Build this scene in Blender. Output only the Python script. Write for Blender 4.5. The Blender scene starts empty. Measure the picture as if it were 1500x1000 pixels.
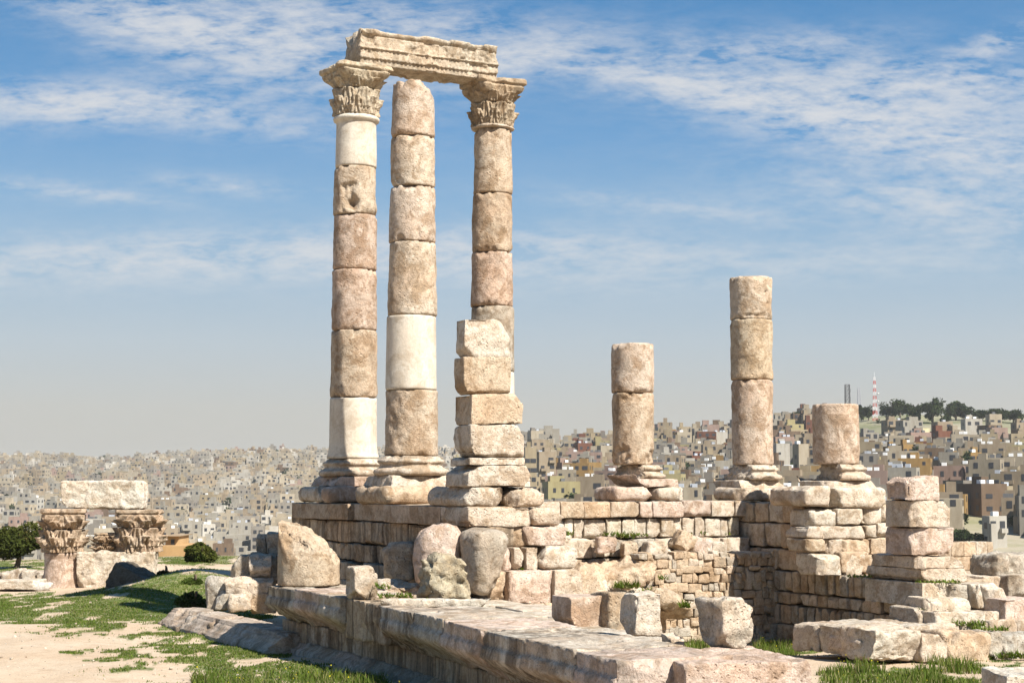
import bpy, math, random
import numpy as np
from mathutils import Vector
scene = bpy.context.scene
col = scene.collection
# ------------------------------------------------------------------ camera, sky, sun, exposure
EYE = 3.3                      # height of the lens above the path
FPX = 2400.0                   # focal length in pixels of a 1500 px wide frame
PIT = math.atan(212.0 / FPX)   # upward tilt
cam = bpy.data.cameras.new("camera")
cam.sensor_width = 36.0
cam.lens = FPX / 1500.0 * 36.0
cam.clip_start = 0.1
cam.clip_end = 20000
co = bpy.data.objects.new("camera", cam)
co.location = (0, 0, EYE)
co.rotation_euler = (math.pi / 2 + PIT, 0, 0)
col.objects.link(co)
scene.camera = co
scene.render.resolution_x, scene.render.resolution_y = 1024, 682
scene.view_settings.view_transform = 'Standard'
scene.view_settings.look = 'None'
scene.view_settings.gamma = 1.0
scene.view_settings.exposure = 1.06

SUN_EL = math.radians(46)
SUN_AZ = math.radians(43)      # from straight behind the camera, towards its right
SDIR = Vector((math.sin(SUN_AZ) * math.cos(SUN_EL), -math.cos(SUN_AZ) * math.cos(SUN_EL), math.sin(SUN_EL)))
sl = bpy.data.lights.new("sun", 'SUN')
sl.energy = 5.0
sl.angle = math.radians(0.5)
sl.color = (1.0, 0.955, 0.88)
so = bpy.data.objects.new("sun", sl)
so.rotation_euler = SDIR.to_track_quat('Z', 'Y').to_euler()
so.location = (30, -30, 60)
col.objects.link(so)

class NT:
    """tiny node-graph helper"""
    def __init__(s, tree):
        s.t = tree
    def n(s, kind, **kw):
        nd = s.t.nodes.new(kind)
        for k, v in kw.items():
            if k.startswith('i_'):
                key = k[2:]
                key = int(key) if key.isdigit() else key
                s.put(nd, key, v)
            else:
                setattr(nd, k, v)
        return nd
    def put(s, nd, key, v):
        if isinstance(v, bpy.types.NodeSocket):
            s.t.links.new(v, nd.inputs[key])
        else:
            if isinstance(v, tuple) and len(v) == 3 and nd.inputs[key].type == 'RGBA':
                v = (*v, 1.0)
            nd.inputs[key].default_value = v
    def math(s, op, a, b=0.0, c=0.0, clamp=False):
        nd = s.n('ShaderNodeMath', operation=op)
        nd.use_clamp = clamp
        s.put(nd, 0, a); s.put(nd, 1, b); s.put(nd, 2, c)
        return nd.outputs[0]
    def mix(s, f, a, b, mode='MIX'):
        nd = s.n('ShaderNodeMix', data_type='RGBA', blend_type=mode)
        s.put(nd, 0, f); s.put(nd, 6, a if isinstance(a, bpy.types.NodeSocket) else (*a, 1)); s.put(nd, 7, b if isinstance(b, bpy.types.NodeSocket) else (*b, 1))
        return nd.outputs[2]
    def ramp(s, f, stops, interp='LINEAR'):
        nd = s.n('ShaderNodeValToRGB')
        cr = nd.color_ramp
        cr.interpolation = interp
        while len(cr.elements) < len(stops):
            cr.elements.new(0.5)
        for e, (p, c) in zip(cr.elements, stops):
            e.position = p
            e.color = (c, c, c, 1) if not isinstance(c, tuple) else (*c, 1)
        s.put(nd, 0, f)
        return nd.outputs[0]
    def noise(s, vec, scale, detail=4, rough=0.55, dist=0.0):
        nd = s.n('ShaderNodeTexNoise')
        nd.inputs['Scale'].default_value = scale
        nd.inputs['Detail'].default_value = detail
        nd.inputs['Roughness'].default_value = rough
        nd.inputs['Distortion'].default_value = dist
        s.t.links.new(vec, nd.inputs['Vector'])
        return nd.outputs['Fac']
    def mapping(s, vec, scale=(1, 1, 1), rot=(0, 0, 0), loc=(0, 0, 0)):
        nd = s.n('ShaderNodeMapping')
        nd.inputs['Scale'].default_value = scale
        nd.inputs['Rotation'].default_value = rot
        nd.inputs['Location'].default_value = loc
        s.t.links.new(vec, nd.inputs['Vector'])
        return nd.outputs[0]

def lin(r, g, b):
    f = lambda c: (c / 255) / 12.92 if c / 255 <= 0.04045 else ((c / 255 + 0.055) / 1.055) ** 2.4
    return (f(r), f(g), f(b))

world = bpy.data.worlds.new("World")
scene.world = world
world.use_nodes = True
wt = world.node_tree
wt.nodes.clear()
w = NT(wt)
WSTR = 0.1
gen = w.n('ShaderNodeTexCoord').outputs['Generated']
sky = w.n('ShaderNodeTexSky', sky_type='NISHITA')
sky.sun_disc = False
sky.sun_elevation = SUN_EL
sky.sun_rotation = math.atan2(SDIR.x, SDIR.y)
sky.altitude = 900
sky.air_density = 1.0
sky.dust_density = 1.6
sky.ozone_density = 2.0
sep = w.n('ShaderNodeSeparateXYZ', i_0=gen)
zz = sep.outputs[2]
# clear-sky colour by elevation (sin of elevation), from milky horizon to deep blue
KS = 0.5 / WSTR * 0.92
def kc(r, g, b):
    return tuple(c * KS for c in lin(r, g, b))
elev = w.math('MULTIPLY', zz, 3.0, clamp=True)
grad = w.ramp(elev, [(0.0, lin(199, 194, 184)), (0.14, lin(199, 197, 191)), (0.26, lin(188, 199, 207)), (0.39, lin(164, 191, 213)),
                     (0.51, lin(138, 179, 214)), (0.63, lin(108, 162, 210)), (0.88, lin(73, 138, 194)), (1.0, lin(62, 128, 188))])
gs = w.n('ShaderNodeVectorMath', operation='SCALE', i_0=grad)
gs.inputs['Scale'].default_value = KS
skycol = w.mix(0.94, sky.outputs[0], gs.outputs[0])
# high thin cloud, laid out on a flat layer overhead
den = w.math('ADD', w.math('MAXIMUM', zz, 0.0), 0.05)
cx = w.math('DIVIDE', sep.outputs[0], den)
cy = w.math('DIVIDE', sep.outputs[1], den)
cv = w.n('ShaderNodeCombineXYZ', i_0=cx, i_1=cy).outputs[0]
# direction space (x = azimuth, z = elevation) where the cloud fields sit
ax = w.math('DIVIDE', sep.outputs[0], sep.outputs[1])
az = w.math('DIVIDE', zz, sep.outputs[1])
def blob(px, py, sx, sy, rot):
    """soft elliptical field round a sky direction"""
    x0 = (px - 750) / FPX; z0 = (712 - py) / FPX
    dx = w.math('SUBTRACT', ax, x0); dz = w.math('SUBTRACT', az, z0)
    c, s_ = math.cos(rot), math.sin(rot)
    a = w.math('MULTIPLY', w.math('ADD', w.math('MULTIPLY', dx, c), w.math('MULTIPLY', dz, s_)), FPX / sx)
    b = w.math('MULTIPLY', w.math('SUBTRACT', w.math('MULTIPLY', dz, c), w.math('MULTIPLY', dx, s_)), FPX / sy)
    r2 = w.math('ADD', w.math('MULTIPLY', a, a), w.math('MULTIPLY', b, b))
    return w.math('EXPONENT', w.math('MULTIPLY', r2, -1.0))
front = w.math('GREATER_THAN', sep.outputs[1], 0.05)
dv = w.n('ShaderNodeCombineXYZ', i_0=ax, i_1=az).outputs[0]
fields = None
for (px, py, sx, sy, rot, amp) in [
        (1330, 175, 330, 62, -0.22, 1.0), (1060, 130, 240, 26, -0.22, 0.75), (1420, 110, 190, 30, -0.05, 0.75), (1400, 300, 260, 45, -0.12, 0.5),
        (100, 145, 190, 30, 0.02, 0.85), (330, 60, 230, 52, -0.25, 0.8), (250, 160, 240, 24, -0.12, 0.6), (520, 30, 300, 50, -0.12, 0.75), (200, 20, 150, 22, -.2, .4),
        (300, 375, 520, 34, 0.03, 0.75), (720, 372, 260, 28, 0.0, 0.42), (80, 275, 150, 14, -0.1, 0.45), (330, 268, 110, 14, -0.1, 0.4), (740, 85, 100, 26, 0.25, 0.5),
        (1130, 390, 420, 30, 0.06, 0.28), (1480, 50, 70, 18, 0.3, 0.7), (1150, 60, 160, 22, 0.1, 0.4),
        (980, 300, 200, 16, -0.1, 0.3)]:
    f = w.math('MULTIPLY', blob(px, py, sx, sy, rot), amp)
    fields = f if fields is None else w.math('ADD', fields, f)
fields = w.math('ADD', w.math('MULTIPLY', fields, 1.25), 0.02)
n1 = w.noise(w.mapping(dv, (16, 46, 1), (0, 0, -0.2)), 1.0, 7, 0.6, 0.35)
n2 = w.noise(w.mapping(dv, (40, 150, 1), (0, 0, -0.35), (3, 7, 0)), 1.0, 6, 0.62, 0.25)
n3 = w.noise(w.mapping(dv, (120, 330, 1), (0, 0, 0.5), (9, 1, 0)), 1.0, 4, 0.6, 0.3)
tex = w.math('ADD', w.math('MULTIPLY', n1, 0.47), w.math('ADD', w.math('MULTIPLY', n2, 0.37), w.math('MULTIPLY', n3, 0.16)))
tex = w.ramp(tex, [(0.41, 0.0), (0.5, 0.4), (0.61, 1.0)])
cm = w.math('SUBTRACT', 1.0, w.math('EXPONENT', w.math('MULTIPLY', w.math('MULTIPLY', fields, tex), -1.7)))
cm = w.math('MULTIPLY', w.math('MULTIPLY', cm, front), 0.97)
cl = tuple(c * KS for c in lin(226, 227, 229))
skycol = w.mix(cm, skycol, cl)
bg = w.n('ShaderNodeBackground', i_0=skycol)
bg.inputs[1].default_value = WSTR
wo = w.n('ShaderNodeOutputWorld')
wt.links.new(bg.outputs[0], wo.inputs[0])
try:
    world.cycles.sampling_method = 'MANUAL'; world.cycles.sample_map_resolution = 512
except Exception:
    pass

# ------------------------------------------------------------------ geometry of the place
C1 = np.array([-3.908, 39.7]); ANG = 0.479; SU = 3.966; SV = 3.632
U = np.array([math.cos(ANG), math.sin(ANG)])     # along the row of columns
V = np.array([math.sin(ANG), -math.cos(ANG)])    # along the flank, towards the viewer
cp, sp = math.cos(PIT), math.sin(PIT)
def ray(px, py):
    cx = (px - 750) / FPX; cy = (500 - py) / FPX
    return np.array([cx, cp - sp * cy, sp + cp * cy])
def onz(px, py, z):
    d = ray(px, py); t = (z - EYE) / d[2]
    return d * t + [0, 0, EYE]
def atd(px, py, dep):
    d = ray(px, py)
    return d * dep / d[1] + [0, 0, EYE]
def ab(p):
    q = np.array(p[:2]) - C1
    return q @ U, q @ V
def ona(px, py, a):       # temple coordinates (b, z) of a sight line meeting the plane a
    d = ray(px, py); q = d * (a + C1 @ U) / (d[:2] @ U)
    return ab(q)[1], q[2] + EYE
def onb(px, py, b):
    d = ray(px, py); q = d * (b + C1 @ V) / (d[:2] @ V)
    return ab(q)[0], q[2] + EYE
def W(a, b, z):
    q = C1 + U * a + V * b
    return np.array([q[0], q[1], z])
def proj(P):
    x, y, z = P[0], P[1], P[2] - EYE
    zc = y * cp + z * sp; yc = -y * sp + z * cp
    return 750 + FPX * x / zc, 500 - FPX * yc / zc

# ------------------------------------------------------------------ numpy noise
def _h(ix, iy, iz):
    n = (ix * 374761393 + iy * 668265263 + iz * 2147483647 * 3 + 1013904223) & 0xFFFFFFFF
    n = ((n ^ (n >> 13)) * 1274126177) & 0xFFFFFFFF
    n = ((n ^ (n >> 16)) * 2246822519) & 0xFFFFFFFF
    return ((n ^ (n >> 15)) & 0xFFFFFF) / float(0xFFFFFF)
def vnoise(P):
    P = np.asarray(P, float)
    F = np.floor(P); i = F.astype(np.int64); f = P - F
    f = f * f * f * (f * (f * 6 - 15) + 10)
    r = 0
    for dx in (0, 1):
        for dy in (0, 1):
            for dz in (0, 1):
                wgt = (f[:, 0] if dx else 1 - f[:, 0]) * (f[:, 1] if dy else 1 - f[:, 1]) * (f[:, 2] if dz else 1 - f[:, 2])
                r = r + wgt * _h(i[:, 0] + dx, i[:, 1] + dy, i[:, 2] + dz)
    return r * 2 - 1
def fbm(P, octv=3, gain=0.5):
    r = 0; a = 1.0
    P = np.asarray(P, float)
    for k in range(octv):
        r = r + a * vnoise(P + 17.3 * k); P = P * 2.03; a *= gain
    return r

# ------------------------------------------------------------------ mesh collecting
class MB:
    def __init__(s):
        s.v = []; s.q = []; s.t = []; s.c = []; s.n = 0; s.qm = []; s.tm = []
    def add(s, v, quads=None, tris=None, tint=(0.6, 0.5, 0.38), mi=0):
        v = np.asarray(v, float).reshape(-1, 3)
        s.v.append(v)
        t = np.asarray(tint, float)
        s.c.append(np.broadcast_to(t, (len(v), 3)) if t.ndim == 1 else t)
        if quads is not None and len(quads):
            s.q.append(np.asarray(quads, np.int64) + s.n); s.qm.append(np.full(len(quads), mi))
        if tris is not None and len(tris):
            s.t.append(np.asarray(tris, np.int64) + s.n); s.tm.append(np.full(len(tris), mi))
        s.n += len(v)
        return s
    def build(s, name, mats, parent=None, smooth=True, origin=None):
        v = np.concatenate(s.v); c = np.concatenate(s.c)
        q = np.concatenate(s.q) if s.q else np.zeros((0, 4), np.int64)
        t = np.concatenate(s.t) if s.t else np.zeros((0, 3), np.int64)
        if parent is not None:
            org = np.array(parent['_o'])
        elif origin is not None:
            org = np.asarray(origin, float)
        else:
            org = np.array([(v[:, 0].min() + v[:, 0].max()) / 2, (v[:, 1].min() + v[:, 1].max()) / 2, v[:, 2].min()])
        v = v - org
        me = bpy.data.meshes.new(name)
        me.vertices.add(len(v)); me.vertices.foreach_set('co', v.astype(np.float32).ravel())
        nl = len(q) * 4 + len(t) * 3
        me.loops.add(nl); me.loops.foreach_set('vertex_index', np.concatenate([q.ravel(), t.ravel()]).astype(np.int32))
        me.polygons.add(len(q) + len(t))
        ls = np.concatenate([np.arange(len(q)) * 4, len(q) * 4 + np.arange(len(t)) * 3])
        me.polygons.foreach_set('loop_start', ls.astype(np.int32))
        me.polygons.foreach_set('use_smooth', np.full(len(q) + len(t), smooth))
        if not isinstance(mats, (list, tuple)):
            mats = [mats]
        for m in mats:
            me.materials.append(m)
        mi = np.concatenate((s.qm if s.qm else []) + (s.tm if s.tm else []))
        me.polygons.foreach_set('material_index', mi.astype(np.int32))
        at = me.attributes.new('tint', 'FLOAT_COLOR', 'POINT')
        at.data.foreach_set('color', np.concatenate([c, np.ones((len(c), 1))], 1).astype(np.float32).ravel())
        me.update(); me.validate()
        o = bpy.data.objects.new(name, me)
        col.objects.link(o)
        if parent is not None:
            o.parent = parent
            if parent.type == 'MESH':
                o.location = (0, 0, 0)
        else:
            o.location = org
        o['_o'] = [float(x) for x in (org)]
        return o
def tag(o, label=None, cat=None, group=None, kind=None):
    if label: o['label'] = label
    if cat: o['category'] = cat
    if group: o['group'] = group
    if kind: o['kind'] = kind
    return o
def empty(name, loc, label, cat, group=None):
    o = bpy.data.objects.new(name, None)
    o.empty_display_size = 0.3
    o.location = loc
    o['_o'] = [float(x) for x in loc]
    col.objects.link(o)
    return tag(o, label, cat, group)

_lat = {}
def lattice(nx, ny, nz):
    k = (nx, ny, nz)
    if k in _lat: return _lat[k]
    I = -np.ones((nx + 1, ny + 1, nz + 1), np.int64)
    g = np.indices(I.shape)
    m = (g[0] == 0) | (g[0] == nx) | (g[1] == 0) | (g[1] == ny) | (g[2] == 0) | (g[2] == nz)
    I[m] = np.arange(m.sum())
    idx = np.stack([g[0][m], g[1][m], g[2][m]], 1)
    Q = []
    def side(A, flip):
        a, b, c, d = A[:-1, :-1], A[1:, :-1], A[1:, 1:], A[:-1, 1:]
        f = np.stack([a, b, c, d], -1).reshape(-1, 4)
        Q.append(f[:, ::-1] if flip else f)
    side(I[:, :, 0], True); side(I[:, :, nz], False)
    side(I[0], True); side(I[nx], False)
    side(I[:, 0], False); side(I[:, ny], True)
    _lat[k] = (idx, np.concatenate(Q))
    return _lat[k]
def spaced(L, r, res):
    n = max(2, int(round((L - 2 * r) / res)))
    n = min(n, 64)
    return np.concatenate([[0, 0.3 * r], np.linspace(r, L - r, n + 1), [L - 0.3 * r, L]])

def cut(p, n, off, rng_amp=0.0, sd=0.0):
    n = np.asarray(n, float); n = n / np.linalg.norm(n)
    d = p @ n - off
    if rng_amp:
        d = d + rng_amp * fbm(p * 7 + sd, 2)
    return p - np.outer(np.maximum(d, 0), n)

def hexblock(mb, C8, r=0.03, amp=0.012, chips=3, chipd=0.1, res=0.05, seed=0, tint=(0.6, 0.5, 0.38), freq=3.0, cuts=()):
    """weathered block: C8 is [2][2][2] corner positions; rounded, chipped, dented"""
    C8 = np.asarray(C8, float)
    rg = np.random.RandomState(seed * 7919 + 13)
    L = np.array([np.mean([np.linalg.norm(C8[1, j, k] - C8[0, j, k]) for j in (0, 1) for k in (0, 1)]),
                  np.mean([np.linalg.norm(C8[i, 1, k] - C8[i, 0, k]) for i in (0, 1) for k in (0, 1)]),
                  np.mean([np.linalg.norm(C8[i, j, 1] - C8[i, j, 0]) for i in (0, 1) for j in (0, 1)])])
    r = min(r * (0.62 if r < 0.1 else 0.85), 0.45 * L.min())
    S = [spaced(L[k], r, res) for k in range(3)]
    idx, Q = lattice(*[len(x) - 1 for x in S])
    p = np.stack([S[k][idx[:, k]] for k in range(3)], 1)
    c0 = np.clip(p, r, L - r)
    d = p - c0
    ln = np.linalg.norm(d, axis=1, keepdims=True)
    nrm = d / np.maximum(ln, 1e-9)
    p = c0 + nrm * r
    off = seed * 3.71
    for k in range(chips):
        sgn = rg.choice([-1, 0, 1], 3, p=[0.4, 0.2, 0.4])
        if np.abs(sgn).sum() < 2: continue
        nn = sgn * rg.uniform(0.35, 1.0, 3)
        nn = nn / np.linalg.norm(nn)
        sup = (np.where(nn > 0, L, 0) * nn).sum()
        p = cut(p, nn, sup - r * 0.5 - rg.uniform(0.25, 1.0) * chipd, 0.03, off)
    for nn, fr in cuts:          # explicit cuts: normal in block axes, fraction of the support range kept
        nn = np.asarray(nn, float); nn = nn / np.linalg.norm(nn)
        hi = (np.where(nn > 0, L, 0) * nn).sum(); lo = (np.where(nn < 0, L, 0) * nn).sum()
        p = cut(p, nn, lo + (hi - lo) * fr, 0.035, off)
    nz_ = amp * (fbm(p * freq + off, 4, 0.55) + 0.9 * vnoise(p * 1.3 + off + 5))
    pit = np.maximum(vnoise(p * 9 + off) - 0.45, 0) * amp * 2.0
    p = p + nrm * (nz_ - pit)[:, None]
    t = p / L
    x, y, z = t[:, 0:1], t[:, 1:2], t[:, 2:3]
    out = 0
    for i in (0, 1):
        for j in (0, 1):
            for k in (0, 1):
                out = out + (x if i else 1 - x) * (y if j else 1 - y) * (z if k else 1 - z) * C8[i, j, k]
    tv = np.asarray(tint) * (1 + 0.0 * x)
    # outward orientation
    e = np.dot(np.cross(C8[1, 0, 0] - C8[0, 0, 0], C8[0, 1, 0] - C8[0, 0, 0]), C8[0, 0, 1] - C8[0, 0, 0])
    mb.add(out, Q if e > 0 else Q[:, ::-1], tint=tv)
    return mb

def corners(fr, back):
    """fr: 4 front corners (bl, br, tr, tl); back: offset vector (or 4 offsets) to the far side"""
    fr = [np.asarray(q, float) for q in fr]
    bk = [np.asarray(b, float) for b in back] if np.ndim(back) == 2 else [np.asarray(back, float)] * 4
    C = np.zeros((2, 2, 2, 3))
    for (i, k), q, b in zip(((0, 0), (1, 0), (1, 1), (0, 1)), fr, bk):
        C[i, 0, k] = q; C[i, 1, k] = q + b
    return C
def box8(c, size, rz=0.0, tilt=(0, 0), taper=0.0):
    """corner block round base centre c, turned by rz; tilt is lean in x and y"""
    sx, sy, sz = size
    C = np.zeros((2, 2, 2, 3))
    for i in (0, 1):
        for j in (0, 1):
            for k in (0, 1):
                f = 1 - taper * k
                x, y, z = (i - 0.5) * sx * f, (j - 0.5) * sy * f, k * sz
                x2 = x + z * math.sin(tilt[0]); z2 = z * math.cos(tilt[0]) - x * math.sin(tilt[0])
                y2 = y + z2 * math.sin(tilt[1]); z3 = z2 * math.cos(tilt[1]) - y * math.sin(tilt[1])
                C[i, j, k] = (c[0] + x2 * math.cos(rz) - y2 * math.sin(rz), c[1] + x2 * math.sin(rz) + y2 * math.cos(rz), c[2] + z3)
    return C

def resample(pts, res):
    pts = np.asarray(pts, float)
    out = [pts[0]]
    for a, b in zip(pts[:-1], pts[1:]):
        n = max(1, int(np.linalg.norm(b - a) / res))
        for k in range(1, n + 1):
            out.append(a + (b - a) * k / n)
    return np.array(out)

def lathe(mb, base, prof, nth=80, res=0.04, amp=0.008, seed=0, tint=(0.6, 0.5, 0.38), edge=0.0, chip=0.0, cuts=(), freq=3.0, lean=(0, 0), rfun=None, dents=()):
    """turned stone: prof = [(r, z)...] bottom to top; closed by caps. edge/chip wear the top and bottom rims"""
    base = np.asarray(base, float)
    P = resample(prof, res)
    z0, z1 = P[0, 1], P[-1, 1]
    # rings for caps
    caps_b = [(P[0, 0] * f, z0) for f in (0.3, 0.6, 0.85)]
    caps_t = [(P[-1, 0] * f, z1) for f in (0.85, 0.6, 0.3)]
    R = np.array(caps_b + [tuple(q) for q in P] + caps_t)
    side = np.array([0] * 3 + [1] * len(P) + [0] * 3)
    m = len(R)
    th = np.arange(nth) / nth * 2 * math.pi
    r = np.repeat(R[:, 0], nth); z = np.repeat(R[:, 1], nth); t = np.tile(th, m); sd = np.repeat(side, nth)
    off = seed * 5.13
    q = np.stack([r * np.cos(t), r * np.sin(t), z], 1)
    dr = amp * (fbm(q * freq + off, 4, 0.55) + 0.8 * vnoise(q * 1.4 + off))
    if chip:
        ed = np.minimum(z - z0, z1 - z)
        nb = vnoise(np.stack([np.cos(t) * 2.2, np.sin(t) * 2.2, (z > (z0 + z1) / 2) * 7.0 + off], 1)) + 0.5 * vnoise(np.stack([np.cos(t) * 6, np.sin(t) * 6, z * 3 + off], 1))
        wd = 0.03 + 0.16 * np.maximum(nb - 0.1, 0)
        fall = np.clip(1 - ed / wd, 0, 1)
        dr = dr - chip * fall * np.maximum(nb - 0.1, 0) * 1.6 - edge * np.clip(1 - ed / 0.03, 0, 1) ** 2
    for (tc, zc, sw, sz_, dp) in dents:       # hollows broken out of the side
        da = (t - tc + math.pi) % (2 * math.pi) - math.pi
        jit = 0.5 * fbm(q * 6 + off, 3)
        m_ = np.clip(1.5 - np.sqrt((da / sw) ** 2 + ((z - zc) / sz_) ** 2) * 1.5 + jit, 0, 0.6) / 0.6
        dr = dr - dp * m_ * (0.8 + 0.4 * vnoise(q * 9 + off))
    if rfun is not None:
        r = rfun(t, z, r)
    r = np.maximum(r + dr * sd, 0.01)
    r2 = r.reshape(m, nth)
    for kk, f in enumerate((0.3, 0.6, 0.85)):
        r2[kk] = r2[3] * f; r2[m - 1 - kk] = r2[m - 4] * f
    r = r2.ravel()
    q = np.stack([r * np.cos(t), r * np.sin(t), z], 1)
    for nn, o_ in cuts:
        q = cut(q, nn, o_, 0.05, off)
    q[:, 0] += (q[:, 2] - z0) * lean[0]; q[:, 1] += (q[:, 2] - z0) * lean[1]
    I = np.arange(m * nth).reshape(m, nth)
    J = np.roll(I, -1, 1)
    Q = np.stack([I[:-1], J[:-1], J[1:], I[1:]], -1).reshape(-1, 4)
    v = np.concatenate([q, [q[:nth].mean(0), q[-nth:].mean(0)]]) + base
    bi, ti = m * nth, m * nth + 1
    T = np.concatenate([np.stack([J[0], I[0], np.full(nth, bi)], 1), np.stack([I[-1], J[-1], np.full(nth, ti)], 1)])
    mb.add(v, Q, T, tint=tint)
    return mb

def extrude(mb, prof, P0, P1, out, seed=0, amp=0.012, res=0.05, tint=(0.6, 0.5, 0.38), rag=0.04, fn=None, wear=0.0):
    """moulded stone: prof = closed list of (outward, z), swept from P0 to P1; out = outward horizontal direction"""
    P0 = np.asarray(P0, float); P1 = np.asarray(P1, float); out = np.asarray([out[0], out[1], 0.0])
    pr = resample(list(prof) + [prof[0]], res)[:-1]
    m = len(pr)
    L = np.linalg.norm(P1 - P0); n = max(3, int(L / res))
    s = np.arange(n + 1) / n
    S, O = np.repeat(s, m), np.tile(pr[:, 0], n + 1)
    Z = np.tile(pr[:, 1], n + 1)
    off = seed * 4.37
    key = np.stack([S * L, O, Z], 1)
    e0 = rag * fbm(np.stack([O * 4, Z * 4, np.zeros_like(O) + off], 1), 3)
    e1 = rag * fbm(np.stack([O * 4, Z * 4, np.ones_like(O) * 9 + off], 1), 3)
    S = np.clip(S, 0, 1) + (e0 * (1 - S) ** 8 + e1 * S ** 8) / L
    cen = pr.mean(0)
    dO = O - cen[0]; dZ = Z - cen[1]
    dn = np.sqrt(dO ** 2 + dZ ** 2) + 1e-6
    k = amp * (fbm(key * 4.2 + off, 4, 0.6) + 0.35 * vnoise(key * 1.1 + off))
    if wear:                                   # bites out of the edges
        bn = vnoise(key * np.array([1.7, 2, 2]) + off + 3) + 0.45 * vnoise(key * 5 + off) + .2 * vnoise(key * 13 + off)
        k = k - wear * (np.clip((bn - 0.2) / .12, 0, 1) * .55 + np.maximum(bn - .25, 0) * .6)
    if fn is not None:
        k = k + fn(S * L, O, Z)
    O = O + k * dO / dn; Z = Z + k * dZ / dn
    v = P0 + np.outer(S, P1 - P0) + np.outer(O, out) + np.outer(Z, [0, 0, 1.0])
    I = np.arange((n + 1) * m).reshape(n + 1, m); J = np.roll(I, -1, 1)
    Q = np.stack([I[:-1], I[1:], J[1:], J[:-1]], -1).reshape(-1, 4)
    v = np.concatenate([v, [v[:m].mean(0), v[-m:].mean(0)]])
    a, b = (n + 1) * m, (n + 1) * m + 1
    T = np.concatenate([np.stack([I[0], J[0], np.full(m, a)], 1), np.stack([J[-1], I[-1], np.full(m, b)], 1)])
    mb.add(v, Q, T, tint=tint)
    return mb

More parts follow.
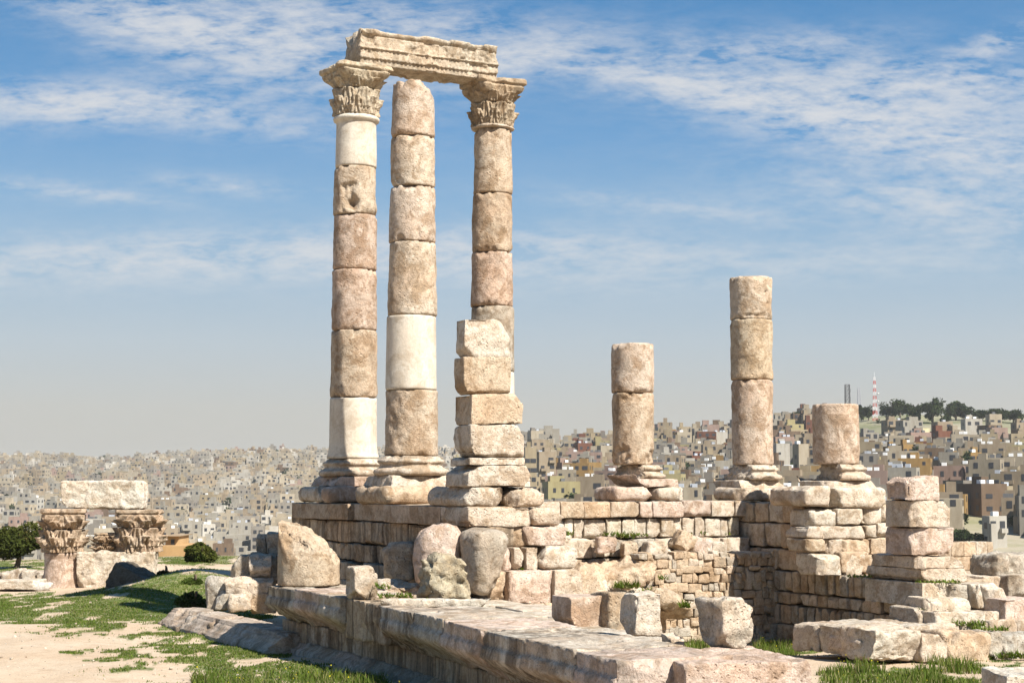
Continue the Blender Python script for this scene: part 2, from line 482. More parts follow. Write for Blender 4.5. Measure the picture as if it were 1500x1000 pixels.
# ------------------------------------------------------------------ materials
def newmat(name):
    m = bpy.data.materials.new(name)
    m.use_nodes = True
    m.node_tree.nodes.clear()
    return m, NT(m.node_tree)
def finish(m, g, colr, rough=0.9, bump=None, bstr=0.5, bdist=0.02, spec=0.2, extra=None):
    b = g.n('ShaderNodeBsdfPrincipled')
    g.put(b, 'Base Color', colr); g.put(b, 'Roughness', rough)
    b.inputs['Specular IOR Level'].default_value = spec
    if bump is not None:
        bn = g.n('ShaderNodeBump', i_Height=bump)
        bn.inputs['Strength'].default_value = bstr
        bn.inputs['Distance'].default_value = bdist
        g.t.links.new(bn.outputs[0], b.inputs['Normal'])
    o = g.n('ShaderNodeOutputMaterial')
    g.t.links.new(b.outputs[0], o.inputs[0])
    return m
def stone_mat(name, mottle=0.5, stain=0.3, streak=0.0, grain=0.25, pits=0.6, bstr=0.6, lichen=0.0, sc=1.0):
    m, g = newmat(name)
    pos = g.n('ShaderNodeNewGeometry').outputs['Position']
    t = g.n('ShaderNodeAttribute', attribute_name='tint').outputs['Color']
    big = g.noise(pos, 0.9 * sc, 5, 0.6, 0.4)
    c = g.mix(g.math('MULTIPLY', g.ramp(big, [(0.42, 0.0), (0.62, 1.0)]), mottle), t, g.mix(1.0, t, (1.0, 0.84, 0.72), 'MULTIPLY'))
    med = g.noise(g.mapping(pos, (1, 1, 0.8), loc=(7, 3, 1)), 2.3 * sc, 6, 0.65, 0.6)
    c = g.mix(g.math('MULTIPLY', g.ramp(med, [(0.47, 0.0), (0.6, 1.0)]), mottle * 0.9), c, g.mix(1.0, t, (0.78, 0.74, 0.70), 'MULTIPLY'))
    med2 = g.noise(g.mapping(pos, loc=(2, 13, 5)), 5.0 * sc, 6, 0.7, 0.5)
    c = g.mix(g.math('MULTIPLY', g.ramp(med2, [(0.5, 0.0), (0.64, 1.0)]), stain), c, g.mix(1.0, t, (0.46, 0.36, 0.26), 'MULTIPLY'))
    med3 = g.noise(g.mapping(pos, loc=(22, 1, 9)), 1.7 * sc, 6, 0.7, 0.8)
    c = g.mix(g.math('MULTIPLY', g.ramp(med3, [(0.5, 0.0), (0.6, 1.0)]), min(1, stain * 1.3)), c, g.mix(1.0, t, (0.55, 0.45, 0.35), 'MULTIPLY'))
    if streak:
        st = g.noise(g.mapping(pos, (3.6, 3.6, 0.22)), 1.0, 5, 0.65, 0.2)
        st2 = g.noise(g.mapping(pos, (14, 14, 0.5), loc=(3, 5, 1)), 1.0, 3, 0.6, 0.1)
        sm = g.math('MULTIPLY', g.ramp(g.math('ADD', g.math('MULTIPLY', st, 0.7), g.math('MULTIPLY', st2, 0.3)), [(0.43, 0.0), (0.57, 1.0)]), streak)
        c = g.mix(sm, c, (0.085, 0.062, 0.042))
    if lichen:
        lc = g.noise(g.mapping(pos, loc=(5, 5, 15)), 3.3 * sc, 8, 0.72, 0.5)
        c = g.mix(g.math('MULTIPLY', g.ramp(lc, [(0.5, 0.0), (0.6, 1.0)]), lichen), c, (0.16, 0.14, 0.105))
    fine = g.noise(pos, 34 * sc, 4, 0.7)
    c = g.mix(grain, c, g.mix(1.0, c, g.ramp(fine, [(0.3, 0.5), (0.7, 1.35)]), 'MULTIPLY'))
    fin2 = g.noise(g.mapping(pos, loc=(1, 8, 3)), 13 * sc, 5, 0.7, 0.3)
    c = g.mix(grain, c, g.mix(1.0, c, g.ramp(fin2, [(0.36, 0.6), (0.48, 1.0), (0.62, 1.12)]), 'MULTIPLY'))
    vo = g.n('ShaderNodeTexVoronoi', feature='SMOOTH_F1')
    vo.inputs['Scale'].default_value = 16 * sc
    g.t.links.new(pos, vo.inputs['Vector'])
    pitm = g.ramp(g.math('MULTIPLY', vo.outputs['Distance'], g.ramp(g.noise(pos, 3.1, 3), [(0.4, 2.2), (0.6, 1.0)])), [(0.1, 0.0), (0.28, 1.0)])
    c = g.mix(g.math('MULTIPLY', g.math('SUBTRACT', 1.0, pitm), 0.35 * pits), c, g.mix(1.0, t, (0.5, 0.4, 0.3), 'MULTIPLY'))
    h = g.math('ADD', g.math('MULTIPLY', g.noise(pos, 14 * sc, 6, 0.7), 1.0), g.math('ADD', g.math('MULTIPLY', fine, 0.35), g.math('MULTIPLY', pitm, 0.5 * pits)))
    return finish(m, g, c, 0.92, h, bstr, 0.042)
M = {}
M['stone'] = stone_mat('limestone', 0.65, 0.62, 0.08, 0.42, 0.9, 0.85, 0.22)
M['new'] = stone_mat('new_limestone', 0.3, 0.3, 0.10, 0.2, 0.3, 0.25)
M['stained'] = stone_mat('stained_limestone', 0.65, 0.6, 0.75, 0.42, 0.7, 0.8)
M['rough'] = stone_mat('rough_limestone', 0.6, 0.55, 0.0, 0.5, 1.0, 1.0)
M['lichen'] = stone_mat('lichen_limestone', 0.5, 0.5, 0.0, 0.5, 1.0, 1.0, 0.6)
M['carved'] = stone_mat('weathered_carving', 0.6, 0.6, 0.2, 0.42, 0.8, 0.8, 0.42)
CREAM = (0.54, 0.47, 0.38); PINK = (0.54, 0.44, 0.365); OCHRE = (0.51, 0.405, 0.29); PALE = (0.57, 0.515, 0.425); GREY = (0.41, 0.37, 0.305)
TAN = (0.47, 0.38, 0.275); DARK = (0.15, 0.14, 0.125)
rnd = random.Random(5)
def pick(seed, names=(CREAM, PINK, OCHRE, CREAM, PALE)):
    rg = random.Random(seed * 31 + 7)
    c = rg.choice(names); f = rg.uniform(0.88, 1.08)
    return tuple(x * f for x in c)
# ================================================================== the temple: columns
def col_axis(i, j, px=None):
    p = W(i * SU, j * SV, 0)
    if px is not None:
        dep = p[1]
        p = atd(px, 712, dep); p[2] = 0
    return p
def zat(py, axis, px=None):
    return atd(px if px else proj(np.array([axis[0], axis[1], EYE]))[0], py, axis[1])[2]

def base_profile(mb, ax, zb, zt, rs, seed, tint, square=True, cuts=(), chip=0.09):
    """attic base: plinth slab below, two tori with a hollow between"""
    h = zt - zb
    zp = zb + 0.36 * h
    pr = [(rs + 0.2, zp), (rs + 0.235, zp + .03 * h), (rs + 0.255, zp + .1 * h), (rs + 0.235, zp + .19 * h), (rs + 0.17, zp + .235 * h), (rs + 0.14, zp + .25 * h),
          (rs + 0.105, zp + .3 * h), (rs + 0.1, zp + .36 * h), (rs + 0.125, zp + .40 * h), (rs + 0.155, zp + .43 * h), (rs + 0.155, zp + .5 * h), (rs + 0.12, zp + .53 * h),
          (rs + 0.08, zp + .55 * h), (rs + .075, zp + .60 * h), (rs + .03, zt)]
    lathe(mb, ax, pr, 96, 0.025, 0.012, seed, tint, 0.01, chip, cuts=cuts)
    return zp
def plinth_slab(ax, z0, z1, half, seed, tint, chips=7, chipd=0.25):
    mb = MB()
    C = box8((ax[0], ax[1], z0), (2 * half, 2 * half, z1 - z0 - 0.004), ANG)
    hexblock(mb, C, 0.04, 0.02, chips, chipd, 0.05, seed, tint)
    return mb
def cushion(mb, a0, a1, b0, b1, z0, z1, seed, tint, r=0.16, chips=2, chipd=0.16):
    C = np.zeros((2, 2, 2, 3))
    for i in (0, 1):
        for j in (0, 1):
            for k in (0, 1):
                C[i, j, k] = W((a0, a1)[i], (b0, b1)[j], (z0, z1)[k])
    hexblock(mb, C, r, 0.022, chips, chipd, 0.05, seed, tint, 2.2)

NTH = 96
def column(name, label, i, j, px, joints, widths, tints, kinds, seed, group, top_cuts=(), capital=None, zbase=None, topz=None, dents={}, labels={}, base=True, wob=0.012, chipk={}):
    """joints: picture rows of the drum joints bottom to top; widths: bottom/top shaft width in picture px"""
    ax = col_axis(i, j, px)
    root = empty(name, (ax[0], ax[1], 2.92), label, 'column', group)
    z = [zat(q, ax, px) for q in joints]
    sc = ax[1] / FPX
    r0, r1 = widths[0] * sc / 2, widths[1] * sc / 2
    z0, zN = z[0], z[-1]
    H = topz if topz else zN
    def rad(zz):
        t = (zz - z0) / (H - z0)
        return r0 + (r1 - r0) * (t ** 1.25)
    rg = random.Random(seed)
    for k in range(len(z) - 1):
        mb = MB()
        zs = np.linspace(z[k] + 0.006, z[k + 1] - 0.006, 5)
        pr = [(rad(q), q) for q in zs]
        new = kinds[k] == 'new'
        if new and k == 0:                                   # flared foot of the shaft
            f = z[k] + 0.35
            pr = [(rad(z0) + 0.05, zs[0]), (rad(z0) + 0.045, zs[0] + .06), (rad(z0) + 0.02, zs[0] + .12)] + [(rad(q), q) for q in np.linspace(f, zs[-1], 5)]
        if new and k == len(z) - 2 and capital:              # astragal under the capital
            q = zs[-1]
            pr = [(rad(s), s) for s in np.linspace(zs[0], q - .2, 5)] + [(rad(q) + .02, q - .15), (rad(q) + .07, q - .12), (rad(q) + .085, q - .06), (rad(q) + .06, q - .02), (rad(q) + .03, q)]
        dx, dy = rg.uniform(-wob, wob), rg.uniform(-wob, wob)
        cuts = top_cuts if k == len(z) - 2 else ()
        lathe(mb, (ax[0] + dx, ax[1] + dy, 0), pr, NTH, 0.035, 0.003 if new else 0.014, seed * 17 + k, tints[k],
              0.008 if new else 0.016, 0.012 if new else chipk.get(k, 0.085), cuts=cuts, dents=dents.get(k, ()))
        o = mb.build('drum', M['new'] if new else M['stone'], root)
        if k in labels: o['label'] = labels[k]
    return root, ax, rad, z

# --- capital ------------------------------------------------------------------
def leaf_field(t, zt, n, shift, z0, z1):
    """height of one ring of n acanthus leaves at angle t, height zt"""
    s = ((t / (2 * math.pi) * n + shift) % 1.0) * 2 - 1            # -1..1 across a leaf
    h = np.clip((zt - z0) / (z1 - z0), 0, 1.0)
    inside_h = ((zt >= z0 - 1e-6) & (zt <= z1))
    wid = 0.93 - 0.45 * h ** 3
    lob = 0.07 * np.abs(np.sin(h * 13))
    body = np.clip((wid - lob - np.abs(s)) / 0.14, 0, 1)
    curl = 0.04 + 0.105 * np.clip((h - 0.45) / 0.55, 0, 1) ** 1.6
    rib = 0.032 * np.cos(s * 13 + np.sign(s) * h * 5) + 0.03 * np.exp(-(s / 0.1) ** 2) * (1 - h)
    return inside_h * body * (curl + rib)
def capital(root, ax, zb, zm, zt, rb, seed, tints, rot=0.0, worn=1.0, abw=0.9, corner=1.25, mats=None, lf_=1.0):
    """two-block corinthian capital: leafy lower drum; upper block with leaf tips, volutes and a hollow-sided abacus"""
    H = zm - zb
    nth = 160
    mb = MB()
    def rf(t, z, r):
        tt = t - rot
        f = leaf_field(tt, z, 8, 0.0, zb, zb + 0.66 * H) + 0.9 * leaf_field(tt, z, 8, 0.5, zb + 0.25 * H, zm + 0.12 * H)
        return r + f * lf_
    lathe(mb, (ax[0], ax[1], 0), [(rb, zb), (rb + .01, zb + .3 * H), (rb + .03, zm - .01)], nth + 60, 0.02, 0.012 * worn, seed, tints[0], 0.01, 0.04, rfun=rf, freq=5)
    mb.build('capital_bell', mats or M['carved'], root)
    mb = MB()
    H2 = zt - zm
    def rf2(t, z, r):
        tt = t - rot
        h = np.clip((z - zm) / H2, 0, 1)
        a = ((tt + math.pi / 4) % (math.pi / 2)) - math.pi / 4           # angle from side middle
        sq = abw / np.maximum(np.cos(a), 0.55)
        conc = abw * (1.0 + 0.55 * (np.abs(a) / (math.pi / 4)) ** 2.4 * (corner / abw / 1.0 - 1) / 0.4)
        cc = np.minimum(conc, corner)
        k = np.clip((h - 0.08) / 0.70, 0, 1) ** 1.5
        rr = r + (cc - r) * k
        vol = np.exp(-((np.abs(a) - math.pi / 4) / 0.13) ** 2)
        rr = rr + 0.06 * vol * np.exp(-((h - 0.52) / 0.16) ** 2) - 0.05 * vol * np.exp(-((h - 0.33) / 0.08) ** 2)
        rr = rr - 0.07 * np.exp(-((h - 0.74) / 0.045) ** 2)              # groove under the abacus
        rr = rr + 0.07 * np.exp(-(a / 0.11) ** 2) * np.exp(-((h - 0.86) / 0.12) ** 2)   # middle flower
        lf = leaf_field(tt, zm + h * H2, 8, 0.0, zm - 0.1 * H2, zm + 0.42 * H2)
        hel = 0.05 * np.maximum(np.sin(np.abs(a) * 22 + h * 9), 0) * np.exp(-((h - 0.42) / 0.25) ** 2)
        return rr + 0.8 * lf * lf_ + hel * lf_
    lathe(mb, (ax[0], ax[1], 0), [(rb + .03, zm + .006), (rb + .06, zt)], nth + 60, 0.02, 0.016 * worn, seed + 3, tints[1], 0.015, 0.10 * worn, rfun=rf2, freq=4)
    mb.build('capital_top', mats or M['carved'], root)

FR = 'three tall columns still standing together at the podium corner'
ST = 'broken column stumps standing along the back of the podium'
B_ = CREAM
TN = [(0.49, 0.40, 0.30), (0.485, 0.38, 0.30), (0.52, 0.425, 0.335), (0.45, 0.36, 0.265), (0.53, 0.445, 0.345)]
# C1: capital, architrave end, two restored pale drums
root, ax, rad, zz = column('column', 'tall column carrying the left end of the stone beam, pale restored drums at its foot and neck', 0, 0, 517,
    [672, 583, 485, 397, 317, 247, 172], (70, 59), [PALE, TN[3], TN[1], TN[1], TN[0], PALE], ['new', 'old', 'old', 'old', 'old', 'new'], 1, FR,
    capital=True, dents={4: [(4.5, zat(290, col_axis(0, 0, 517), 517), 0.42, 0.42, 0.11), (4.65, zat(305, col_axis(0, 0, 517), 517), 0.45, 0.25, 0.09)], 1: [(4.9, zat(490, col_axis(0, 0, 517), 517), 0.3, 0.12, 0.05)]},
    labels={0: 'smooth pale restored bottom drum', 5: 'smooth pale restored top drum with a rounded collar', 4: 'weathered drum with a square hole broken into it'})
capital(root, ax, zat(172, ax, 517), zat(134, ax, 517), zat(101, ax, 517), rad(zz[-1]) + .0, 11, [(0.50, .42, .31), (0.52, .44, .32)], ANG - math.pi / 2, 1.0, 0.66, 0.97)
zp = base_profile(mb := MB(), (ax[0], ax[1], 0), zat(712, ax, 517), zat(672, ax, 517), rad(zz[0]), 31, CREAM)
mb.build('base', M['stone'], root)
plinth_slab(ax, zat(712, ax, 517), zp, 0.80, 41, PINK).build('plinth', M['stone'], root)
mb = MB()
cushion(mb, -1.0, 0.9, -0.95, 0.55, 2.925, 3.295, 51, CREAM); cushion(mb, -1.02, 0.9, 0.57, 1.15, 2.925, 3.295, 52, PINK)
mb.build('cushion_course', M['stone'], root)
C1AX, C1Z = ax, zat(101, ax, 517)
# C2: no capital, ragged top
ax2 = col_axis(0, 1, 601)
ztop2 = zat(124, ax2, 601)
root, ax, rad, zz = column('column', 'tall column with a ragged broken top and no capital, standing behind the gap under the beam', 0, 1, 602,
    [668, 572, 464, 357, 276, 203, 122], (77, 61), [TN[0], PALE, TN[4], TN[2], TN[4], TN[2]], ['old', 'new', 'old', 'old', 'old', 'old'], 2, FR,
    top_cuts=[((0.72, -0.1, 0.69), 0.72 * 0.16 + 0.69 * ztop2), ((0.95, -.1, .3), .95 * .45 + .3 * (ztop2 - .35)), ((-0.05, -0.05, 1), ztop2 - 0.02)],
    dents={4: [(4.1, zat(270, ax2, 601), 0.22, 0.12, 0.05)], 3: [(5.0, zat(352, ax2, 601), 0.1, 0.25, 0.05)], 0: [(3.9, zat(600, ax2, 601), 0.5, 0.5, 0.03), (4.6, zat(650, ax2, 601), 0.6, 0.2, 0.03)]},
    labels={1: 'smooth pale restored drum in the middle of the shaft', 5: 'topmost drum with a slanting broken top'}, chipk={0: .09, 3: .09})
zp = base_profile(mb := MB(), (ax[0], ax[1], 0), zat(712, ax, 602), zat(668, ax, 602), rad(zz[0]), 32, CREAM)
mb.build('base', M['stone'], root)
plinth_slab(ax, zat(712, ax, 602), zp, 0.82, 42, CREAM).build('plinth', M['stone'], root)
mb = MB()
cushion(mb, -1.02, 0.9, -0.85 + SV, 0.9 + SV, 2.925, 3.295, 53, OCHRE)
mb.build('cushion_course', M['stone'], root)
# C3: right end of the beam, behind the pier
root, ax, rad, zz = column('column', 'tall column under the right end of the stone beam, its foot hidden behind the block pier', 1, 0, 721,
    [672, 590, 545, 450, 371, 286, 192], (67, 55), [PALE, PALE, GREY, TN[1], TN[3], TN[0]], ['new', 'new', 'old', 'old', 'old', 'old'], 3, FR,
    labels={2: 'grey weathered drum just above the pier top'})
mb = MB()
zt_ = zat(192, ax, 721)
lathe(mb, (ax[0], ax[1], 0), [(rad(zt_), zt_ - .0), (rad(zt_) + .07, zt_ + .02), (rad(zt_) + .08, zt_ + .06), (rad(zt_) + .03, zt_ + .1)], 96, 0.02, 0.012, 71, CREAM, 0.01, 0.05)
mb.build('neck_moulding', M['stone'], root)
capital(root, ax, zt_ + .08, zat(155, ax, 721), zat(121, ax, 721), rad(zt_), 12, [(0.43, .35, .25), (0.43, .35, .25)], ANG - math.pi / 2, 0.9, 0.63, 0.91)
zp = base_profile(mb := MB(), (ax[0], ax[1], 0), zat(712, ax, 721), zat(672, ax, 721), rad(zz[0]), 33, CREAM)
mb.build('base', M['stone'], root)
plinth_slab(ax, zat(712, ax, 721), zp, 0.8, 43, CREAM).build('plinth', M['stone'], root)
C3AX, C3Z = ax, zat(121, ax, 721)
# stumps
root, ax, rad, zz = column('column_stump', 'two-drum column stump left of the tall shaft, lower drum narrowing at the foot', 2, 0, 928,
    [681, 576, 504], (61, 63), [TN[0], TN[2]], ['old', 'old'], 4, ST,
    dents={0: [(5.9, zat(672, col_axis(2, 0, 928), 928), 0.7, 0.22, 0.10), (3.7, zat(670, col_axis(2, 0, 928), 928), 0.8, 0.35, 0.10), (4.6, zat(585, col_axis(2, 0, 928), 928), 0.5, .12, 0.05)]}, chipk={0: .1}, topz=12)
zp = base_profile(mb := MB(), (ax[0] + .12, ax[1], 0), zat(712, ax, 928), zat(681, ax, 928), rad(zz[0]) - .06, 34, CREAM, chip=.16,
                  cuts=[((-0.8, -0.55, 0.2), 0.35 + 0.2 * 3.4)])
mb.build('base', M['stone'], root)
plinth_slab((ax[0] + .1, ax[1]), zat(713, ax, 928), zp, 0.78, 44, PINK, 9, 0.4).build('plinth', M['stone'], root)
mb = MB()
cushion(mb, 2 * SU - 1.05, 2 * SU + .12, -.2, 1.02, 2.92, 3.29, 55, PINK); cushion(mb, 2 * SU + .2, 2 * SU + 1.15, -.3, 1.02, 2.92, 3.29, 56, CREAM, chips=5, chipd=.3)
mb.build('cushion_course', M['stone'], root)
a5 = col_axis(3, 0, 1103)
root, ax, rad, zz = column('column_stump', 'tallest broken shaft on the right, three drums high with a chipped right edge', 3, 0, 1103,
    [681, 557, 469, 407], (60, 63), [TN[2], (0.50, .415, .30), TN[4]], ['old', 'old', 'old'], 5, ST,
    dents={2: [(5.4, zat(430, a5, 1103), 0.12, 0.05, 0.07), (5.5, zat(447, a5, 1103), .12, .06, .07), (5.0, zat(465, a5, 1103), .8, .08, .05), (5.8, zat(415, a5, 1103), .3, .2, .07)], 1: [(6.0, zat(540, a5, 1103), .2, .3, .05)]}, chipk={2: .09}, topz=13)
zp = base_profile(mb := MB(), (ax[0], ax[1], 0), zat(715, ax, 1103), zat(681, ax, 1103), rad(zz[0]) - .02, 35, CREAM, chip=.13, cuts=[((-0.75, -0.5, 0.25), 0.55 + 0.25 * 3.6)])
mb.build('base', M['stone'], root)
plinth_slab(ax, zat(715, ax, 1103), zp, 0.84, 45, CREAM, 9, 0.4).build('plinth', M['stone'], root)
mb = MB()
cushion(mb, 3 * SU - 1.2, 3 * SU + .75, -.3, 1.02, 2.92, 3.26, 57, CREAM); cushion(mb, 3 * SU + .80, 3 * SU + 1.6, -.3, 1.05, 2.92, 3.26, 58, PINK)
mb.build('cushion_course', M['stone'], root)
a6 = col_axis(3, 1, 1225)
root, ax, rad, zz = column('column_stump', 'single-drum column stump nearest the broken block pier, on a moulded base', 3, 1, 1225,
    [680, 592], (66, 66), [TN[2]], ['old'], 6, ST, dents={0: [(5.1, zat(640, a6, 1225), .4, .3, .04), (5.6, zat(668, a6, 1225), .4, .15, .05)]}, chipk={0: .07}, topz=14)
zp = base_profile(mb := MB(), (ax[0] + .07, ax[1], 0), zat(717, ax, 1225), zat(680, ax, 1225), rad(zz[0]) - .03, 36, CREAM, chip=.1, cuts=[((-0.95, -0.25, 0.1), 0.62)])
mb.build('base', M['stone'], root)
plinth_slab(ax, zat(717, ax, 1225), zp, 0.86, 46, CREAM, 9, 0.4).build('plinth', M['stone'], root)

# --- the beam (architrave) ---------------------------------------------------------
def arch_beads(s, o, z):
    """bead mouldings: two rows of small knobs on the front face"""
    k = 0
    for zc in bead_z:
        k = k + np.where(o > 0.3, np.exp(-((z - zc) / 0.03) ** 2) * (0.014 + 0.012 * np.sign(np.sin(s * 2 * math.pi / 0.11))), 0)
    k = k - np.where((o > 0.0) & (z > zt_a - 0.16), 0.10 * np.maximum(0.25 + 0.8 * vnoise(np.stack([s * 1.1, o * 0, z * 0 + 4.4], 1)) + 0.4 * vnoise(np.stack([s * 4, o * 3, z * 3], 1)), 0) * (s < 2.4), 0)
    return k
pL = W(-0.02, 0, 0); pR = W(SU - 0.22, 0, 0)
z_bot = (C1Z + C3Z) / 2 - 0.02
tha = 0.5
HB = 0.86
zt_a = z_bot + HB
bead_z = [z_bot + .19 * HB, z_bot + .46 * HB]
prof = [(-tha, z_bot), (tha - .05, z_bot), (tha - .045, z_bot + .17 * HB), (tha - .01, z_bot + .175 * HB), (tha - .01, z_bot + .215 * HB), (tha - .02, z_bot + .44 * HB), (tha + .015, z_bot + .445 * HB), (tha + .015, z_bot + .485 * HB),
        (tha - .01, z_bot + .50 * HB), (tha - .01, z_bot + .84 * HB), (tha + .03, z_bot + .87 * HB), (tha + .07, z_bot + .93 * HB), (tha + .07, zt_a), (-tha, zt_a)]
mb = MB()
Lb = np.linalg.norm(pR - pL)
extrude(mb, prof, pL, pR, V, 21, 0.012, 0.022, (0.50, 0.435, 0.34), 0.06, fn=arch_beads, wear=0.07)
tag(mb.build('architrave', M['carved']), 'long moulded stone beam spanning the two capitals at the top of the columns', 'architrave')

# ================================================================== block piers
def blk_b(px0, px1, py0, py1, b, depth, back_a=None, dz=(0, 0, 0, 0), dx=(0, 0, 0, 0)):
    """block whose front face stands in the plane b; picture box of the face; depth runs away from the viewer"""
    qs = [(px0 + dx[0], py1 + dz[0]), (px1 + dx[1], py1 + dz[1]), (px1 + dx[2], py0 + dz[2]), (px0 + dx[3], py0 + dz[3])]
    fr = []
    for q in qs:
        a, z = onb(q[0], q[1], b)
        fr.append(W(a, b, z))
    bk = np.array([-V[0] * depth, -V[1] * depth, 0])
    return corners(fr, bk)
bP = 8.42
pier = empty('stone_pier', W(-.1, bP - .5, 2.92), 'pier of rough stacked blocks standing in front of the right-hand tall column', 'pier')
def pb(px0, px1, py0, py1, seed, tint, b=bP, depth=1.0, name='stone_block', parent=None, mat='rough', **kw):
    g = {k: kw.pop(k) for k in ('dz', 'dx') if k in kw}
    mb = MB()
    kw.setdefault('r', 0.025); kw.setdefault('amp', 0.018); kw.setdefault('chips', 5); kw.setdefault('chipd', 0.12)
    hexblock(mb, blk_b(px0, px1, py0, py1, b, depth, **g), seed=seed, tint=tint, **kw)
    return mb.build(name, M[mat], parent)
P1S = [(680, 749, 466, 523, OCHRE), (679, 748, 524, 577, OCHRE), (692, 766, 578, 621, OCHRE), (691, 768, 622, 669, CREAM)]
pb(681, 748, 467, 522.5, 101, CREAM, b=bP - .15, depth=.42, parent=pier, cuts=[((0.8, -0.9, 0.8), 0.80)])
pb(680, 748, 523, 576.5, 102, TAN, b=bP - .15, depth=.45, parent=pier)
pb(691, 766, 577.5, 621, 103, OCHRE, depth=.78, parent=pier, chipd=.16)
pb(690, 767, 622, 669, 104, CREAM, depth=.8, parent=pier)
pb(688, 769, 669.5, 681, 105, CREAM, depth=.85, parent=pier, name='base_moulding', chipd=.05, r=.02)
pb(688, 771, 681.2, 712, 106, CREAM, depth=1.25, parent=pier, name='base_block', b=bP + .03, r=.05, chipd=.2, dx=(-3, 15, 0, -1))
pb(684, 746, 713, 741.5, 107, CREAM, depth=1.9, b=bP + .1, parent=pier, name='cushion_block', r=.14, cuts=[((1, -1, -.4), .86)])
pb(747, 801, 714, 741, 108, CREAM, depth=1.4, b=bP + .05, parent=pier, name='cushion_block', r=.13)

bQ = 7.95
pier2 = empty('stone_pier', W(11.4, bQ - .5, 1.6), 'short pier of four rough blocks on a sloping base at the right, top block hollowed', 'pier')
def pier2_blk(pxc, px1, py0, py1, dpt, seed, tint, **kw):
    return pb(pxc, px1, py0, py1, seed, tint, b=kw.pop('b', bQ), depth=dpt, parent=pier2, **kw)
pier2_blk(1331, 1374, 698, 732, 0.75, 111, PINK, amp=.03, cuts=[((-.5, -1, .9), .84)])
pier2_blk(1338, 1392, 733, 771.5, 0.95, 112, CREAM, cuts=[((1, -.2, .9), .90)])
pier2_blk(1341, 1397, 772.5, 813, 1.05, 113, PINK, cuts=[((-.6, -1, .2), .86), ((1, -.1, -.7), .9)])
pier2_blk(1346, 1404, 815, 832, 1.75, 114, CREAM, dx=(0, 10, 0, 0), name='base_moulding')
pier2_blk(1349, 1420, 832.5, 852, 1.95, 115, CREAM, b=bQ + .06, dx=(0, 1, -7, 0), name='base_block')
# ================================================================== masonry walls of the inner podium
def quad_a(b0, b1, z0, z1, a, depth, prot=0.0):
    """block with its face in the plane a (facing -U), running inwards along +U"""
    fr = [W(a - prot, b0, z0), W(a - prot, b1, z0), W(a - prot, b1, z1), W(a - prot, b0, z1)]
    return corners(fr, np.array([U[0] * depth, U[1] * depth, 0]))
def quad_b(a0, a1, z0, z1, b, depth, prot=0.0):
    """block with its face in the plane b (facing +V), running inwards along -V"""
    fr = [W(a0, b + prot, z0), W(a1, b + prot, z0), W(a1, b + prot, z1), W(a0, b + prot, z1)]
    return corners(fr, np.array([-V[0] * depth, -V[1] * depth, 0]))
def course(kind, pos, j, z0, z1, depth, seed, names, parent, mat='stone', name='stone_course', prot=0.03, r=0.035, amp=0.016, chips=3, chipd=0.07, res=0.05, gap=0.010, rec=None, zj=0.012, label=None):
    rg = random.Random(seed)
    mb = MB()
    for k, (x0, x1) in enumerate(zip(j[:-1], j[1:])):
        p = rg.uniform(-prot, prot)
        if rec and k in rec: p += rec[k]
        f = quad_a if kind == 'a' else quad_b
        C = f(x0 + gap, x1 - gap, z0 + gap + rg.uniform(-zj, zj), z1 - gap + rg.uniform(-zj, zj), pos, depth + p, p)
        hexblock(mb, C, r * rg.uniform(.8, 1.4), amp, chips, chipd, res, seed * 41 + k, pick(seed * 13 + k, names))
    o = mb.build(name, M[mat], parent)
    if label: o['label'] = label
    return o
def jrand(x0, x1, wmin, wmax, seed):
    rg = random.Random(seed); out = [x0]
    while out[-1] < x1 - wmax:
        out.append(out[-1] + rg.uniform(wmin, wmax))
    out.append(x1)
    return out
def jpx(kind, pos, py, xs):
    return [(ona if kind == 'a' else onb)(x, py, pos)[0] for x in xs]

# left flank, a = -1 (in shade)
wl = empty('podium_wall', W(-1, 3, 0.9), 'shaded ashlar wall under the tall columns, top row of smooth blocks, streaked dark rows below', 'wall')
SM = [(0.50, 0.40, 0.30), (0.47, 0.37, 0.27), (0.42, 0.32, 0.22)]
j = jpx('a', -1, 735, [427, 483, 510, 561, 612, 645, 684])
course('a', -1.0, j, 2.53, 2.915, 1.0, 201, SM, wl, 'stone', 'stylobate_course', 0.012, 0.018, 0.006, 1, 0.05, rec={2: -.14, 5: -.05}, label='smooth squared top course')
course('a', -0.86, jpx('a', -1, 735, [430, 470, 486, 525, 552, 590, 625, 684]), 2.03, 2.525, 0.9, 202, [TAN, OCHRE], wl, 'stained', amp=.02)
course('a', -0.83, jpx('a', -1, 735, [440, 470, 496, 512, 540, 560, 600, 640, 684]), 1.62, 2.02, 0.9, 203, [TAN, OCHRE], wl, 'stained', prot=.07, amp=.03, chipd=.12)
course('a', -0.9, jpx('a', -1, 735, [440, 478, 496, 530, 560, 585, 640, 684]), 1.2, 1.61, 0.9, 204, [TAN, GREY], wl, 'stained', prot=.06, amp=.03, chipd=.12)
course('a', -0.95, jpx('a', -1, 735, [440, 500, 560, 600, 640, 684]), 0.7, 1.19, 0.9, 205, [TAN, GREY], wl, 'stained', prot=.06)
def solid(mb, a0, a1, b0, b1, z0, z1):
    C = np.zeros((2, 2, 2, 3))
    for i in (0, 1):
        for k in (0, 1):
            for l in (0, 1):
                C[i, k, l] = W((a0, a1)[i], (b0, b1)[k], (z0, z1)[l])
    hexblock(mb, C, 0.05, 0.02, 2, .1, 0.15, int(abs(a0 * 10 + b0 * 7)), TAN)
mb = MB(); solid(mb, -0.5, 0.95, -1.2, 7.4, 0.2, 2.9); mb.build('wall_core', M['stone'], wl)
mb = MB()
